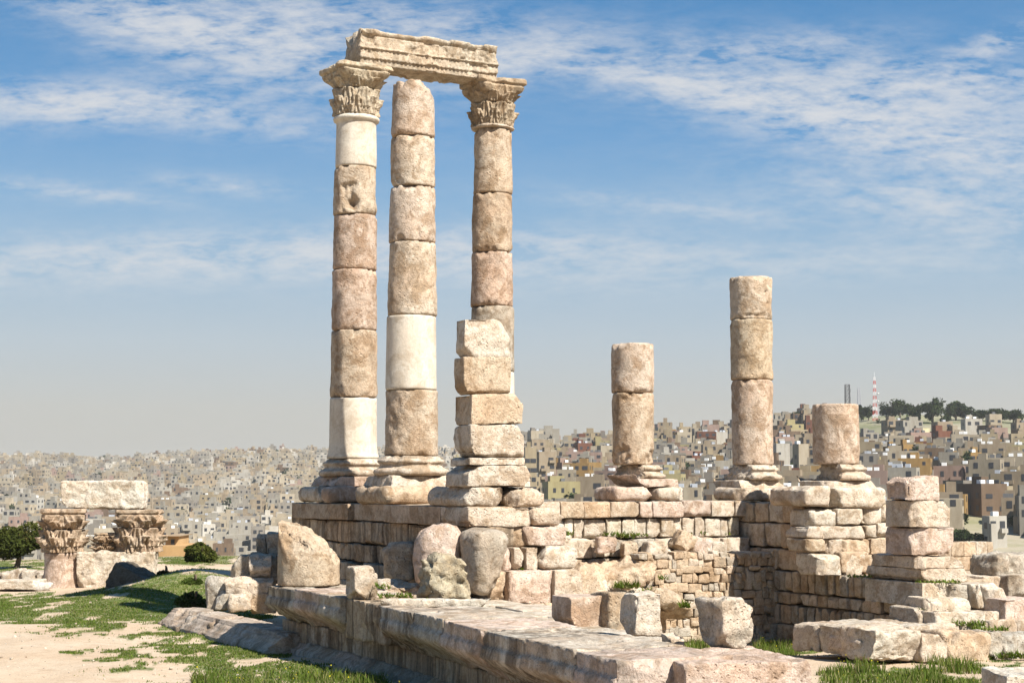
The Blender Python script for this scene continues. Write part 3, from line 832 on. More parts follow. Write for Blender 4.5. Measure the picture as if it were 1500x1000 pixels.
hexblock(mb, box8((*W(-.45, -1.15, 1.5)[:2], 1.2), (.9, .9, 1.7), ANG), .04, .02, 3, .1, .06, 77, TAN); mb.build('corner_pier', M['stained'], wl)

# end of the left arm under the pier: the broken cross-section facing the viewer
we = empty('podium_wall_end', W(0.3, 8.6, 0.9), 'broken sunlit end of the podium arm, stepped rows of blocks under the stone pier', 'wall')
WE = [(686, 779, 743, 771, bP + .12, 1.6, CREAM, {}), (780, 828, 744, 769, bP + .10, 1.2, CREAM, dict(r=.11, cuts=[((1, -.3, -.8), .85)])),
      (690, 722, 773, 800, bP - .05, 1.0, TAN, {}), (721, 747, 772, 799, bP + .1, .8, PINK, dict(r=.06)), (747, 771, 772, 799, bP + .08, .8, OCHRE, dict(r=.06)), (770, 829, 772, 799, bP + .2, 1.3, PINK, dict(r=.05)),
      (726, 752, 801, 836, bP + .28, .8, PINK, dict(r=.12)), (752.5, 770, 800.5, 834, bP + .3, .8, CREAM, dict(r=.06)), (771, 792, 801, 835, bP + .3, .8, CREAM, dict(r=.06)), (794, 848, 800, 833, bP + .35, 1.2, CREAM, dict(r=.12)),
      (720, 747, 838, 885, bP + .62, .8, OCHRE, dict(r=.07, cuts=[((.2, -1, -.8), .8)])), (748, 812, 836, 884, bP + .62, 1.3, PINK, dict(r=.03)), (812.5, 854, 834, 883, bP + .6, 1.3, CREAM, dict(r=.05, cuts=[((1, 0, .8), .92)])),
      (746, 770, 885, 899, bP + .7, .9, TAN, {}), (771, 800, 884, 905, bP + .75, .9, CREAM, dict(r=.08)), (800, 820, 884, 903, bP + .72, .9, OCHRE, dict(r=.08))]
for k, (x0, x1, y0, y1, b, d, tn, kw) in enumerate(WE):
    pb(x0, x1, y0, y1, 220 + k, tn, b=b, depth=d, parent=we, **kw)
mb = MB(); solid(mb, -.6, 1.15, 6.6, 8.0, 0.2, 2.85); mb.build('wall_core', M['stone'], we)

# back wall, b = 1 (sunlit), under the stumps
wb = empty('podium_wall', W(8, 1, 1.4), 'long sunlit back wall of pale upright blocks under the column stumps', 'wall')
j = jpx('b', 1.0, 735, [790, 821, 856, 895, 937, 956, 1002, 1043, 1077, 1100])
course('b', 1.0, j, 2.50, 2.915, 1.0, 231, [CREAM, PINK, CREAM, OCHRE], wb, 'stone', 'stylobate_course', .02, .04, .014)
j = jpx('b', 0.9, 765, [812, 827, 840, 856, 889, 911, 930, 948, 968, 986, 1000, 1018, 1032, 1056, 1068, 1084])
course('b', 0.9, j, 1.98, 2.49, 0.9, 232, [PALE, PALE, (0.52, .475, .38), CREAM], wb, 'stone', 'stone_course', .03, .05, .018, label='row of upright pale blocks')
course('b', 1.15, jrand(4.6, 10.9, .5, .9, 8), 1.5, 1.97, 1.0, 233, [GREY, PALE, CREAM], wb, 'stone', 'stone_course', .06, .06, .025)
course('b', 1.1, jrand(4.6, 10.9, .5, .9, 9), .9, 1.49, 1.0, 234, [GREY, CREAM], wb, 'stone', 'stone_course', .06)
mb = MB(); solid(mb, 0.9, 13.2, -1.0, .45, 0.0, 2.88); mb.build('wall_core', M['stone'], wb)

# right arm: inner face a = 10.9 (in shade) with its broken end at b = 4.6
AR = 3 * SU - 1.0
wr = empty('podium_wall', W(AR, 4, -.6), 'shaded inner wall of the right-hand arm of the podium, with tan and grey stones towards the foot', 'wall')  # lower courses take more tan and grey tints
course('a', AR, jpx('a', AR, 760, [1070, 1086, 1104, 1123, 1146, 1163]) + [3.5], 2.36, 2.90, .9, 241, [OCHRE, TAN, CREAM], wr, 'stone', prot=.06, r=.06, amp=.025)
course('a', AR + .03, [.4, 1.0, 1.75, 2.5, 3.0, 3.6, 4.3], 1.72, 2.35, .9, 242, [CREAM, OCHRE], wr, 'stone', prot=.05, r=.06)
course('a', AR + .02, jrand(.9, 4.9, .5, .9, 11), 1.16, 1.71, .9, 243, [CREAM, OCHRE], wr, 'stone', prot=.05, r=.06)
course('a', AR + .0, jrand(.9, 7.9, .2, .34, 12), .62, 1.15, .9, 244, [TAN, GREY, CREAM], wr, 'stone', prot=.05, r=.06)
course('a', AR + .03, jrand(.9, 7.9, .3, .6, 13), .30, .61, .9, 245, [TAN, CREAM], wr, 'stone', prot=.05, r=.06)
course('a', AR + .03, jrand(.9, 7.6, .2, .36, 14), -.2, .29, .9, 246, [TAN, GREY], wr, 'stone', prot=.06, r=.06)
course('a', AR - .05, jrand(.9, 7.2, .5, .9, 15), -.75, -.21, .9, 247, [TAN, GREY], wr, 'stone', prot=.08, r=.08)
mb = MB(); solid(mb, AR + .6, 13.4, 0.3, 4.1, -.7, 2.85); mb.build('wall_core', M['stone'], wr)
mb = MB(); solid(mb, AR + .6, 13.4, 3.9, 7.4, -.7, 1.1); mb.build('wall_core', M['stone'], wr)
WR = [(1180, 1222, 712, 741, 4.55, 1.5, CREAM, dict(r=.1)), (1219, 1300, 714, 744, 4.62, 1.6, PALE, dict(r=.13, cuts=[((-1, -.6, -.7), .86)])),
      (1188, 1227, 745, 771, 4.5, .9, PALE, dict(r=.1)), (1227, 1264, 745, 768, 4.55, .9, PALE, dict(r=.05)), (1264, 1291, 744, 767, 4.5, .9, PALE, dict(r=.06)), (1291, 1310, 741, 766, 4.5, .9, CREAM, dict(r=.05)),
      (1182, 1207, 771, 788, 4.55, .9, CREAM, dict(r=.06)), (1207, 1268, 770, 789, 4.6, .9, CREAM, dict(r=.08)), (1269, 1286, 769, 787, 4.55, .9, PALE, dict(r=.06)), (1286, 1312, 766, 788, 4.6, .9, PALE, dict(r=.03)),
      (1184, 1210, 789, 808, 4.65, .9, TAN, dict(r=.07)), (1212, 1235, 790, 812, 4.6, .9, CREAM, dict(r=.05)), (1235, 1276, 788, 812, 4.7, .9, OCHRE, dict(r=.1)), (1276, 1312, 788, 812, 4.6, .9, OCHRE, dict(r=.05)),
      (1200, 1240, 812, 842, 4.95, .9, PALE, dict(r=.05)), (1240, 1268, 812, 843, 4.9, .9, PALE, dict(r=.05)), (1268, 1312, 812, 842, 4.85, .9, OCHRE, dict(r=.08))]
wre = empty('podium_wall_end', W(12, 4.6, 1.1), 'sunlit broken wall end of pale irregular blocks under the single-drum stump', 'wall')
for k, (x0, x1, y0, y1, b, d, tn, kw) in enumerate(WR):
    pb(x0, x1, y0, y1, 260 + k, tn, b=b, depth=d, parent=wre, mat='stone', **kw)

# pit wall of small irregular stones (sunlit, low)
mb = MB()
rg = random.Random(3)
z = -.75; row = 0
while z < 1.55:
    h = rg.uniform(.13, .25)
    a = 6.6 + rg.uniform(0, .3)
    while a < 10.95:
        wd = rg.uniform(.14, .40)
        top = min(z + h + rg.uniform(-.05, .05), 1.66)
        bend = 2.15 + 0.05 * math.sin(a * 2)
        C = quad_b(a + .006, a + wd - .006, z + rg.uniform(-.04, .02), top, bend, .5, rg.uniform(-.025, .025))
        C += np.random.RandomState(row * 100 + int(a * 10)).uniform(-.02, .02, C.shape)
        hexblock(mb, C, rg.uniform(.03, .05), .012, 2, .05, .05, row * 100 + int(a * 20), pick(row * 50 + int(a * 9), (TAN, OCHRE, CREAM, GREY, OCHRE)))
        a += wd
    z += h * .97; row += 1
solid(mb, 7.6, 10.9, 1.2, 1.75, -.7, 1.5)
tag(mb.build('rubble_wall', M['stone']), 'low wall of small irregular tan stones lining the pit, half in shadow', 'wall')

# ================================================================== outer podium: terrace with cornice
ZT = 1.3
edge_px = [(388, 856), (497, 874), (590, 893), (740, 930), (908, 967)]
E3 = [onz(x, y, ZT) for x, y in edge_px]
terr = empty('podium_terrace', (E3[2][0], E3[2][1], 0), 'wide lower stone terrace with a projecting cornice over a streaked shaded wall', 'terrace')
def edge_at(px):
    for (p, q), A, B in zip(zip(edge_px[:-1], edge_px[1:]), E3[:-1], E3[1:]):
        if p[0] <= px <= q[0] or (q is edge_px[-1] and px > q[0]):
            y = p[1] + (q[1] - p[1]) * (px - p[0]) / (q[0] - p[0])
            return onz(px, y, ZT)
    return onz(px, edge_px[0][1], ZT)
dirE = (E3[-1] - E3[0])[:2]; dirE /= np.linalg.norm(dirE)
outE = np.array([-dirE[1], dirE[0]]) * (-1 if (-dirE[1] * -U[0] + dirE[0] * -U[1]) < 0 else 1)
CORN = [(-1.5, ZT), (0, ZT), (0.0, ZT - .20), (0.035, ZT - .22), (0.06, ZT - .36), (0.0, ZT - .42), (-.10, ZT - .5), (-.26, ZT - .58), (-.38, ZT - .66), (-.42, ZT - .72), (-1.5, ZT - .72)]
for k, (x0, x1) in enumerate([(388, 431), (431, 468), (468, 497), (552, 602), (602, 650), (650, 706), (706, 768), (768, 842), (842, 908)]):
    mb = MB()
    pr = [(o + (0.015 * ((k * 7) % 3 - 1)), z + .012 * ((k * 5) % 3 - 1)) for o, z in CORN]
    A, B = edge_at(x0), edge_at(x1); A[2] = B[2] = 0
    d = (B - A) / np.linalg.norm(B - A)
    extrude(mb, pr, A + d * .014, B - d * .014, outE, 300 + k, .012, .045, pick(300 + k, (CREAM, PALE, PINK)), .035, wear=.055)
    mb.build('cornice_block', M['carved'] if k % 3 else M['stained'], terr)
for k, (x0, x1) in enumerate([(497, 525), (525, 552)]):
    A, B = edge_at(x0), edge_at(x1); A[2] = B[2] = 0
    mb = MB()
    extrude(mb, [(-1.4, ZT - .02), (-.12, ZT - .02), (-.13, ZT - .72), (-1.4, ZT - .72)], A, B, outE, 320 + k, .014, .05, TAN, .02, wear=.06)
    mb.build('plain_block', M['stained'], terr)
A0 = edge_at(388); B0 = edge_at(908); A0[2] = B0[2] = 0
Lw = np.linalg.norm(B0 - A0)
s = -.35; k = 0
rg = random.Random(9)
mb = MB()
path = [np.array([*p[:2], 0]) for p in E3]
seg = [np.linalg.norm(q - p) for p, q in zip(path[:-1], path[1:])]
def along(s):
    for p, q, L in zip(path[:-1], path[1:], seg):
        if s <= L or q is path[-1]:
            return p + (q - p) * s / L
        s -= L
while s < Lw - .2:
    ln = rg.uniform(1.0, 1.9)
    e = min(s + ln, Lw - .02)
    extrude(mb, [(-1.3, ZT - .725), (-.5, ZT - .725), (-.5, -.12), (-1.3, -.12)], along(s), along(e) - dirE.tolist()[0] * 0, outE, 340 + k, .010, .05, pick(340 + k, (TAN, CREAM, TAN)), .01, wear=.02)
    s = e + .008; k += 1
mb.build('wall_face', M['stained'], terr)
mb = MB(); s = -.5; k = 0
while s < Lw - .2:
    e = min(s + rg.uniform(1.2, 2.2), Lw)
    extrude(mb, [(-1.0, .22), (-.44, .22), (-.40, .16), (-.26, .08), (-.24, .0), (-.2, -.05), (-.2, -.4), (-1, -.4)], along(s), along(e), outE, 380 + k, .012, .05, pick(380 + k, (GREY, TAN, PINK)), .02, wear=.05)
    s = e + .01; k += 1
mb.build('base_moulding', M['carved'], terr)
# pavement of worn slabs on top, from the cornice to the inner wall
mb = MB()
inn = -outE
rg = random.Random(17)
for row in range(4):
    o0 = 1.45 + row * .95
    s = -0.2 + rg.uniform(0, .6)
    while s < Lw - .1:
        ln = rg.uniform(.9, 1.9)
        e = min(s + ln, Lw - .05)
        P, Q = along(s), along(e)
        mid = (P + Q) / 2; mid = np.array([*(mid[:2] + inn * (o0 + .45)), ZT])
        if proj(mid)[0] > (960, 850, 760, 700)[row]:
            break
        z0 = ZT - .10 - .02 * row - rg.uniform(0, .06)
        fr = [np.array([*(P[:2] + inn * o0), z0 - .5]), np.array([*(Q[:2] + inn * o0), z0 - .5]), np.array([*(Q[:2] + inn * o0), z0]), np.array([*(P[:2] + inn * o0), z0])]
        hexblock(mb, corners(fr, np.array([*(inn * .93), 0])), .025, .010, 3, .08, .07, 400 + row * 40 + int(s * 3), pick(row * 31 + int(s * 7), (CREAM, PALE, PALE)))
        s = e + .015
mb.build('paving', M['stone'], terr)
# end of the terrace facing the viewer
def sb(name, label, cat, C8, seed, tint, mat='rough', group=None, **kw):
    mb = MB()
    kw.setdefault('r', .04); kw.setdefault('amp', .025); kw.setdefault('chips', 4); kw.setdefault('chipd', .12); kw.setdefault('res', .035)
    hexblock(mb, C8, seed=seed, tint=tint, **kw)
    return tag(mb.build(name, M[mat]), label, cat, group)
STN = 'loose stones lying on the lower terrace'
# big squared block at the near end: top face corners in the picture at z = 1.28
nb = [onz(1004, 972, 1.27), onz(1188, 966, 1.27), onz(1102, 946, 1.27), onz(949, 957, 1.27)]
C = np.zeros((2, 2, 2, 3))
for (i, jn), P in zip(((0, 0), (1, 0), (1, 1), (0, 1)), nb):
    C[i, jn, 1] = P; C[i, jn, 0] = np.array([P[0], P[1], -.3])
sb('stone_block', 'large flat-topped pinkish block at the bottom of the view, carrying a rough lump', 'stone block', C, 501, PINK, 'rough', amp=.016, chipd=.06, r=.035)
mb = MB()
Pn = onz(936, 975, ZT - .5)
# ---- loose stones: box on the terrace found by base pixel, size in metres
def on_terr(px, py, z): 
    p = onz(px, py, z); return (p[0], p[1], z)
RZ = ANG
c = on_terr(938, 929, ZT)
sb('stone_block', 'squared upright block on the terrace edge, its left face in shade', 'stone block', box8(c, (.44, .46, .57), RZ, (0.02, 0), .02), 511, CREAM, 'rough', STN, r=.05, amp=.03, cuts=[((-1, -1, .3), .9), ((-.3, -1, .9), .92)])
c = on_terr(1066, 948, 1.27)
sb('rough_stone', 'rough white-grey lump balanced on the large flat block, narrow at its foot', 'stone', box8(c, (.46, .44, .62), RZ + .1, (-.05, .02), -.14), 512, (.54,.49,.41), 'lichen', STN, r=.045, amp=.03, chips=6, chipd=.10, freq=6, cuts=[((-.8, -.5, -1), .86), ((.8, -.2, -1), .9)])
c = on_terr(530, 875, ZT)
sb('rough_stone', 'small pale stone standing on the terrace between the slanted drum and the boulders', 'stone', box8(c, (.50, .50, .56), RZ, (0, 0), .12), 513, CREAM, 'stone', STN, r=.06, cuts=[((.9, 0, .55), .86), ((-.6, -1, .7), .9)])
c = atd(583, 838, 34.2)
sb('rough_stone', 'grey squared stone against the streaked wall', 'stone', box8((c[0], c[1], c[2] - .15), (.64, .5, .76), ANG * .3), 514, GREY, 'rough', STN, r=.10, amp=.03)
c = atd(647, 877, 29.6)
sb('rough_boulder', 'craggy pitted boulder in front of the rounded fallen pieces', 'boulder', box8((c[0], c[1], c[2] - .05), (.86, .8, .84), .35, (0.02, .0), .12), 515, (0.43, .385, .28), 'lichen', STN, r=.12, amp=.085, chips=8, chipd=.2, freq=4.5, cuts=[((-1, -.2, .8), .84), ((1, -.3, .5), .9)])
# slanted drum
c = on_terr(452, 856, ZT)
mb = MB()
dR = 45 / FPX * c[1]
lathe(mb, (c[0], c[1] , ZT), [(dR * 1.01, 0), (dR, .4), (dR * .98, 1.35)], 96, .035, .012, 521, TAN, .01, .03,
      cuts=[((.62, -.12, .78), 0.755), ((0.2, .0, 1), 1.13), ((-.1, -.8, .6), .6 * 1.22 + .1)])
tag(mb.build('fallen_drum', M['stone']), 'column drum with a steep slanting broken top on the terrace corner', 'column drum', STN)
# rounded fallen pieces
def drum_lying(c, R, L, yaw, pitch, seed, tint, cuts=(), prof=None, amp=.015):
    mb = MB()
    lathe(mb, (0, 0, 0), prof or [(R * .96, -L / 2), (R, -L / 2 + .06), (R, L / 2 - .06), (R * .96, L / 2)], 96, .035, amp, seed, tint, .015, .06, cuts=cuts)
    v = mb.v[0]
    # axis z -> tilt
    ct, st = math.cos(pitch), math.sin(pitch)
    x = v[:, 2] * ct + v[:, 0] * st * -1
    zz_ = v[:, 2] * st + v[:, 0] * ct
    y = v[:, 1]
    cy_, sy_ = math.cos(yaw), math.sin(yaw)
    mb.v[0] = np.stack([c[0] + x * cy_ - y * sy_, c[1] + x * sy_ + y * cy_, c[2] + zz_], 1)
    mb.q = [q[:, ::-1] for q in mb.q]; mb.t = [q[:, ::-1] for q in mb.t]
    return mb
c = atd(641, 858, 31.4)
mb = MB()
hexblock(mb, box8((c[0], c[1] + .3, c[2]), (.96, .85, 1.14), .25, (.03, 0), .10), .36, .05, 3, .2, .035, 522, PINK, 3.0)
tag(mb.build('fallen_stone', M['stone']), 'rounded fallen lump lying against the podium wall, behind the craggy boulder', 'stone', STN)
c = atd(704, 872, 31.2)
mb = MB()
hexblock(mb, box8((c[0], c[1] + .1, c[2]), (.55, .6, 1.24), .6, (.05, 0), -.5), .27, .03, 1, .2, .04, 523, GREY, 2.0, cuts=[((.75, -.75, -.6), .80), ((-.7, -.8, -.45), .86), ((.2, -.4, 1), .95)])
tag(mb.build('fallen_stone', M['stone']), 'tall rounded stone tapering to a point below, leaning between boulder and wall end', 'stone', STN)
c = on_terr(640, 884, ZT)
sb('stone_slab', 'thin pale slab lying flat along the terrace behind the cornice', 'slab', box8((c[0] + .0, c[1], ZT - .04), (1.9, .34, .12), -.05), 524, PALE, 'stone', STN, r=.03, amp=.02, chipd=.2)
c = on_terr(585, 872, ZT - .1)
sb('stone_slab', 'low sloping slab with tufts of grass left of the craggy boulder', 'slab', box8((c[0], c[1] + .1, ZT - .2), (.95, .9, .32), .3, (.0, -.05), .12), 525, CREAM, 'rough', STN, r=.07, amp=.05)
c = on_terr(580, 850, ZT - .1)
sb('stone_slab', 'flat pale slab under the grey squared stone', 'slab', box8((c[0], c[1], ZT - .3), (.9, .8, .35), .5), 526, CREAM, 'stone', STN, r=.05)
c = on_terr(851, 916, ZT - .12)
sb('stone_block', 'smooth low pinkish block near the foot of the pier wall end', 'stone block', box8((c[0], c[1] + .3, ZT - .2), (.66, .6, .52), RZ), 527, (.52,.41,.32), 'stone', STN, r=.02, amp=.01)
c = on_terr(896, 915, ZT - .12)
sb('stone_block', 'shaded rough block half hidden behind the squared upright block', 'stone block', box8((c[0], c[1] + .2, ZT - .25), (.4, .6, .62), RZ), 528, TAN, 'lichen', STN, r=.05)
c = on_terr(985, 944, ZT - .05)
sb('stone_slab', 'low flat stone between the two upright lumps on the terrace', 'slab', box8((c[0] + .02, c[1] + .15, ZT - .3), (.22, .3, .40), RZ), 529, CREAM, 'stone', STN, r=.03)

# ---- stack at the far left end of the terrace
LEFT = 'blocks of the ruined wall beyond the terrace corner'
def lb(px0, px1, py0, py1, dep, depth, seed, tint, label, mat='rough', **kw):
    dep = dep - 1.2
    P = atd((px0 + px1) / 2, py1, dep)
    sc = dep / FPX
    wd, h = (px1 - px0) * sc, (py1 - py0) * sc
    rz = kw.pop('rz', 0.1)
    return sb('stone_block', label, 'stone block', box8((P[0], P[1] + depth / 2, P[2]), (wd, depth, h), rz), seed, tint, mat, LEFT, **{'amp': .04, 'chipd': .2, **kw})
lb(300, 330, 848, 893, 41.3, .8, 531, GREY, 'shaded stone at the left foot of the ruined wall stack', r=.08)
lb(328, 396, 847, 872, 41, .9, 532, CREAM, 'long pale block in the middle of the ruined wall stack', r=.06)
lb(312, 336, 868, 893, 40.8, .8, 533, GREY, 'small shaded stone under the long pale block', r=.07)
lb(334, 366, 870, 895, 40.6, .8, 534, CREAM, 'pale stone at the bottom of the ruined wall stack', r=.07)
lb(336, 365, 813, 847, 41.6, .9, 535, GREY, 'greyish block topmost on the left of the ruined wall stack', r=.07)
lb(362, 394, 812, 849, 41.2, .8, 536, CREAM, 'squarish pale block on top of the long pale block', r=.08)
lb(392, 412, 815, 850, 41.6, .8, 537, GREY, 'narrow block beside the slanted drum', r=.05)
lb(372, 388, 783, 812, 42.5, .8, 538, GREY, 'small upright grey stone behind the ruined wall stack', r=.05)
lb(388, 413, 781, 813, 42.2, .8, 539, GREY, 'upright grey stone close behind the slanted drum', r=.05)
lb(364, 400, 868, 900, 41.0, .9, 540, TAN, 'low stone in the grass under the terrace corner', r=.07)
lb(372, 415, 811, 852, 42.6, .8, 541, GREY, 'broad block at the back of the ruined wall stack', r=.06)

# ---- moulded cornice fragment lying in the grass
A = onz(250, 912, 0); B = onz(412, 955, 0)
d = (B - A)[:2] / np.linalg.norm((B - A)[:2]); oo = np.array([d[1], -d[0]])
if oo @ np.array([-1, -1]) < 0: oo = -oo
mb = MB()
extrude(mb, [(-.75, .36), (-.05, .36), (-.05, .33), (.0, .32), (.0, .29), (.08, .25), (.14, .16), (.24, .10), (.26, .04), (.30, .03), (.30, -.1), (-.75, -.1)], A, B, oo, 551, .014, .04, (.47,.40,.33), .12, wear=.12)
tag(mb.build('fallen_cornice', M['carved']), 'long fallen cornice with a moulded side lying in the grass by the terrace', 'cornice')

# ================================================================== right-hand foreground
RG = 'stones of the ruined steps on the right'
def rb(name, x0, x1, y0, y1, b, d, seed, tint, label, cat='stone block', mat='rough', **kw):
    o = pb(x0, x1, y0, y1, seed, tint, b=b, depth=d, mat=mat, name=name, **kw)
    return tag(o, label, cat, RG)
rb('stone_block', 1351, 1396, 853, 888, 8.15, 2.0, 601, PALE, 'smooth squared block directly under the sloping pier base', r=.02, amp=.01)
rb('stone_block', 1394, 1432, 856, 893, 8.3, 1.0, 602, GREY, 'dark-sided block right of the smooth squared block', r=.07)
rb('rough_stone', 1430, 1456, 855, 891, 8.55, .8, 603, PALE, 'tilted pale stone leaning right of the pier base steps', 'stone', r=.07, dx=(3, 8, 4, -2))
rb('rough_stone', 1449, 1471, 857, 897, 8.75, .7, 604, CREAM, 'narrow slab leaning over at the right end of the steps', 'stone', r=.06, dx=(6, 8, 0, -4))
rb('stone_block', 1363, 1424, 875, 896, 8.8, .9, 605, PALE, 'pale wedge-ended block on the second step', r=.05, cuts=[((-1, -1, .2), .88)])
rb('stone_block', 1372, 1445, 896, 920, 9.1, 1.1, 606, PALE, 'long block forming the lowest step above the platform', r=.05)
rb('stone_block', 1346, 1376, 890, 916, 8.7, 1.0, 607, GREY, 'small grey block at the left end of the lowest step', r=.06)
rb('rough_stone', 1442, 1474, 896, 914, 9.0, .8, 608, CREAM, 'low flat stone beside the right-hand edge block', 'stone', r=.06)
# platform of big rough blocks
PF = 'big rough blocks fronting the low platform'
PFB = [(1260, 1290, 925, 951, 9.8, CREAM, 'smaller pale block at the left end of the platform front'), (1283, 1352, 922, 962, 10.3, PALE, 'broad pale block, largest of the platform front'), (1351, 1394, 926, 964, 10.35, CREAM, 'upright block with a shaded left side in the platform front'),
       (1393, 1452, 927, 965, 10.4, OCHRE, 'wide yellowish block in the middle of the platform front'), (1450, 1476, 925, 962, 10.35, GREY, 'small stone set back in the platform front'), (1476, 1540, 929, 968, 10.5, GREY, 'grey block cut by the right edge of the view')]
for k, (x0, x1, y0, y1, b, tn, lab) in enumerate(PFB):
    tag(pb(x0, x1, y0, y1 + 6, 620 + k, tn, b=b, depth=1.1, name='stone_block', r=.08, amp=.04, chipd=.2), lab, 'stone block', PF)
pl_a0 = onb(1268, 925, 9.7)[0]; pl_z = onb(1300, 922, 10.2)[1]
mb = MB()
rg = random.Random(4)
a = pl_a0 - .2
while a < pl_a0 + 7:
    wd = rg.uniform(.7, 1.5)
    for (b0, b1) in ((9.3, 8.4), (8.38, 7.5)):
        C = quad_b(a, a + wd - .02, pl_z - .6, pl_z - .01 - rg.uniform(0, .05), b0 + .0, b0 - b1)
        hexblock(mb, C, .05, .03, 3, .1, .07, int(a * 10 + b0), pick(int(a * 17 + b0 * 3), (PALE, CREAM)))
    a += wd
tag(mb.build('stone_platform', M['stone']), 'low platform paved with worn pale slabs below the right-hand pier', 'platform')
rb('stone_block', 1441, 1486, 843, 876, 7.2, 1.0, 611, CREAM, 'shaded block at the foot of the pile on the right edge', r=.08)
rb('rough_boulder', 1461, 1530, 812, 846, 7.1, 1.0, 612, GREY, 'rough grey boulder on top of the pile at the right edge', 'boulder', mat='lichen', r=.13, amp=.06)
rb('rough_stone', 1483, 1530, 841, 877, 7.6, .8, 613, GREY, 'grey stone under the top boulder at the right edge', 'stone', r=.1)
rb('stone_block', 1473, 1540, 877, 925, 9.2, 1.2, 614, PINK, 'large pinkish squared block standing at the right edge', r=.04)
# near block bottom right
p0 = onz(1441, 987, .1); 
C = np.zeros((2, 2, 2, 3))
for (i, jn), P in zip(((0, 0), (1, 0), (1, 1), (0, 1)), [onz(1474, 990, .42), onz(1590, 988, .42), onz(1575, 976, .42), onz(1439, 978, .42)]):
    C[i, jn, 1] = P; C[i, jn, 0] = np.array([P[0], P[1], -.7])
sb('stone_block', 'pale squared block in the bottom right corner of the view', 'stone block', C, 640, PALE, 'rough', None, r=.03)
# sunlit low wall beyond the pier
fw = []
mb = MB()
for k, (z0, z1) in enumerate(((1.05, 1.42), (1.43, 1.80))):
    jj = jrand(12.2, 17.5, .35, .6, 60 + k)
    for q, (x0, x1) in enumerate(zip(jj[:-1], jj[1:])):
        hexblock(mb, quad_b(x0 + .005, x1 - .005, z0, z1, 3.2, .5), .02, .01, 1, .05, .07, 650 + k * 30 + q, pick(650 + q + k * 9, (OCHRE, CREAM)))
solid(mb, 12.2, 17.5, 2.7, 6.9, -.6, 1.05)
tag(mb.build('low_wall', M['stone']), 'neat low wall of two sunlit rows beyond the short pier', 'wall')

# ================================================================== rocky mound in the pit
mb = MB()
MD = [(893, 835, 41.2, 2.8, 1.5, .75, .7), (935, 830, 41.6, 1.6, 1.0, .6, .85), (905, 905, 42.2, 3.0, 1.6, 1.1, -.8), (880, 865, 41.0, 2.2, 1.6, 1.4, -.3), (930, 872, 40.8, 1.7, 1.3, .75, .05), (880, 836, 41.8, 1.9, 1.4, .8, .6), (970, 868, 40.6, 1.3, 1.0, .8, 0.0),
      (920, 915, 39.8, 1.6, 1.1, .9, -.6), (865, 845, 40.6, 1.1, .9, .9, .2), (840, 880, 39.5, 1.3, 1.0, 1.1, -.3)]
for k, (px, py, dep, sx, sy, sz, z0) in enumerate(MD):
    P = atd(px, py, dep)
    hexblock(mb, box8((P[0], P[1], z0), (sx, sy, sz), ANG + (k * 37 % 10) * .08 - .3, (0.05 * ((k * 3) % 5 - 2), .0), .25), .3 * min(sx, sy, sz) + .1, .09, 6, .35, .05, 660 + k, pick(660 + k, (OCHRE, CREAM, TAN, CREAM)), 2.4)
mound = tag(mb.build('rock_outcrop', M['rough']), 'layered tan rock mound in the pit with weeds growing from its ledges', 'rock')
LS = 'loose stones on the ledge under the back wall'
for k, (x0, x1, y0, y1, dep, tn, lab, tl) in enumerate([
        (981, 1009, 778, 803, 41.9, OCHRE, 'thin brown slab tipped up on the ledge below the pale back wall', (.5, 0)),
        (1004, 1038, 786, 806, 41.7, PINK, 'pinkish slab leaning on the tipped brown slab', (.3, 0)),
        (1036, 1062, 793, 808, 41.4, CREAM, 'squat stone at the right end of the ledge stones', (.1, 0)),
        (870, 902, 786, 806, 41.6, PINK, 'round-topped pink stone above the rock mound', (0, 0)),
        (942, 982, 793, 808, 41.3, CREAM, 'long low stone above the top of the rubble wall', (0, 0)),
        (908, 932, 794, 812, 41.0, TAN, 'brown rounded stone beside a dark hollow on the mound', (0, 0)),
        (1010, 1040, 800, 812, 41.0, PALE, 'flat pale stone on top of the rubble wall', (0, 0)),
        (1062, 1100, 806, 812, 41.6, PALE, 'thin pale slab along the rubble wall top', (0, 0))]):
    dep = W(onb((x0 + x1) / 2, y1, 1.55)[0], 1.55, 0)[1]
    P = atd((x0 + x1) / 2, y1, dep); sc = dep / FPX
    sb('rough_stone', lab, 'stone', box8((P[0], P[1], P[2] - .06), ((x1 - x0) * sc, .55, (y1 - y0) * sc + .06), ANG * .5, tl, .15), 680 + k, tn, 'rough', LS, r=.09, amp=.03)

# ================================================================== left monument of re-erected pieces
MON = 54.2
def mpt(px, py=860): 
    p = atd(px, 712, MON); return p
def mz(py): return atd(100, py, MON)[2]
def mw(n): return n * MON / FPX
q = mpt(94)
mb = MB()
lathe(mb, (q[0], q[1], 0), [(mw(27), -.1), (mw(25.5), mz(838)), (mw(24.5), mz(816)), (mw(26), mz(813)), (mw(26), mz(809)), (mw(24), mz(808.5))], 80, .04, .012, 701, PINK, .01, .04)
tag(mb.build('column_drum', M['stone']), 'pinkish drum standing under the left capital of the small monument', 'column drum')
capm = empty('column_capital', (q[0], q[1], mz(808)), 'two-piece carved capital set on the drum at the left of the small monument', 'capital')
capital(capm, q, mz(808), mz(775), mz(744.5), mw(25), 71, [(.47,.37,.27),(.45,.35,.255)], .25, 1.5, mw(30), mw(42), M['carved'], lf_=1.9)
q = mpt(203)
capm = empty('column_capital', (q[0], q[1] + .3, mz(808)), 'two-piece worn capital on the big base block at the right of the small monument', 'capital')
capital(capm, (q[0], q[1] + .3), mz(808), mz(772), mz(746), mw(28), 72, [(.48,.38,.28),(.40,.31,.22)], .1, 1.7, mw(31), mw(40), M['carved'], lf_=1.9)
q = mpt(153)
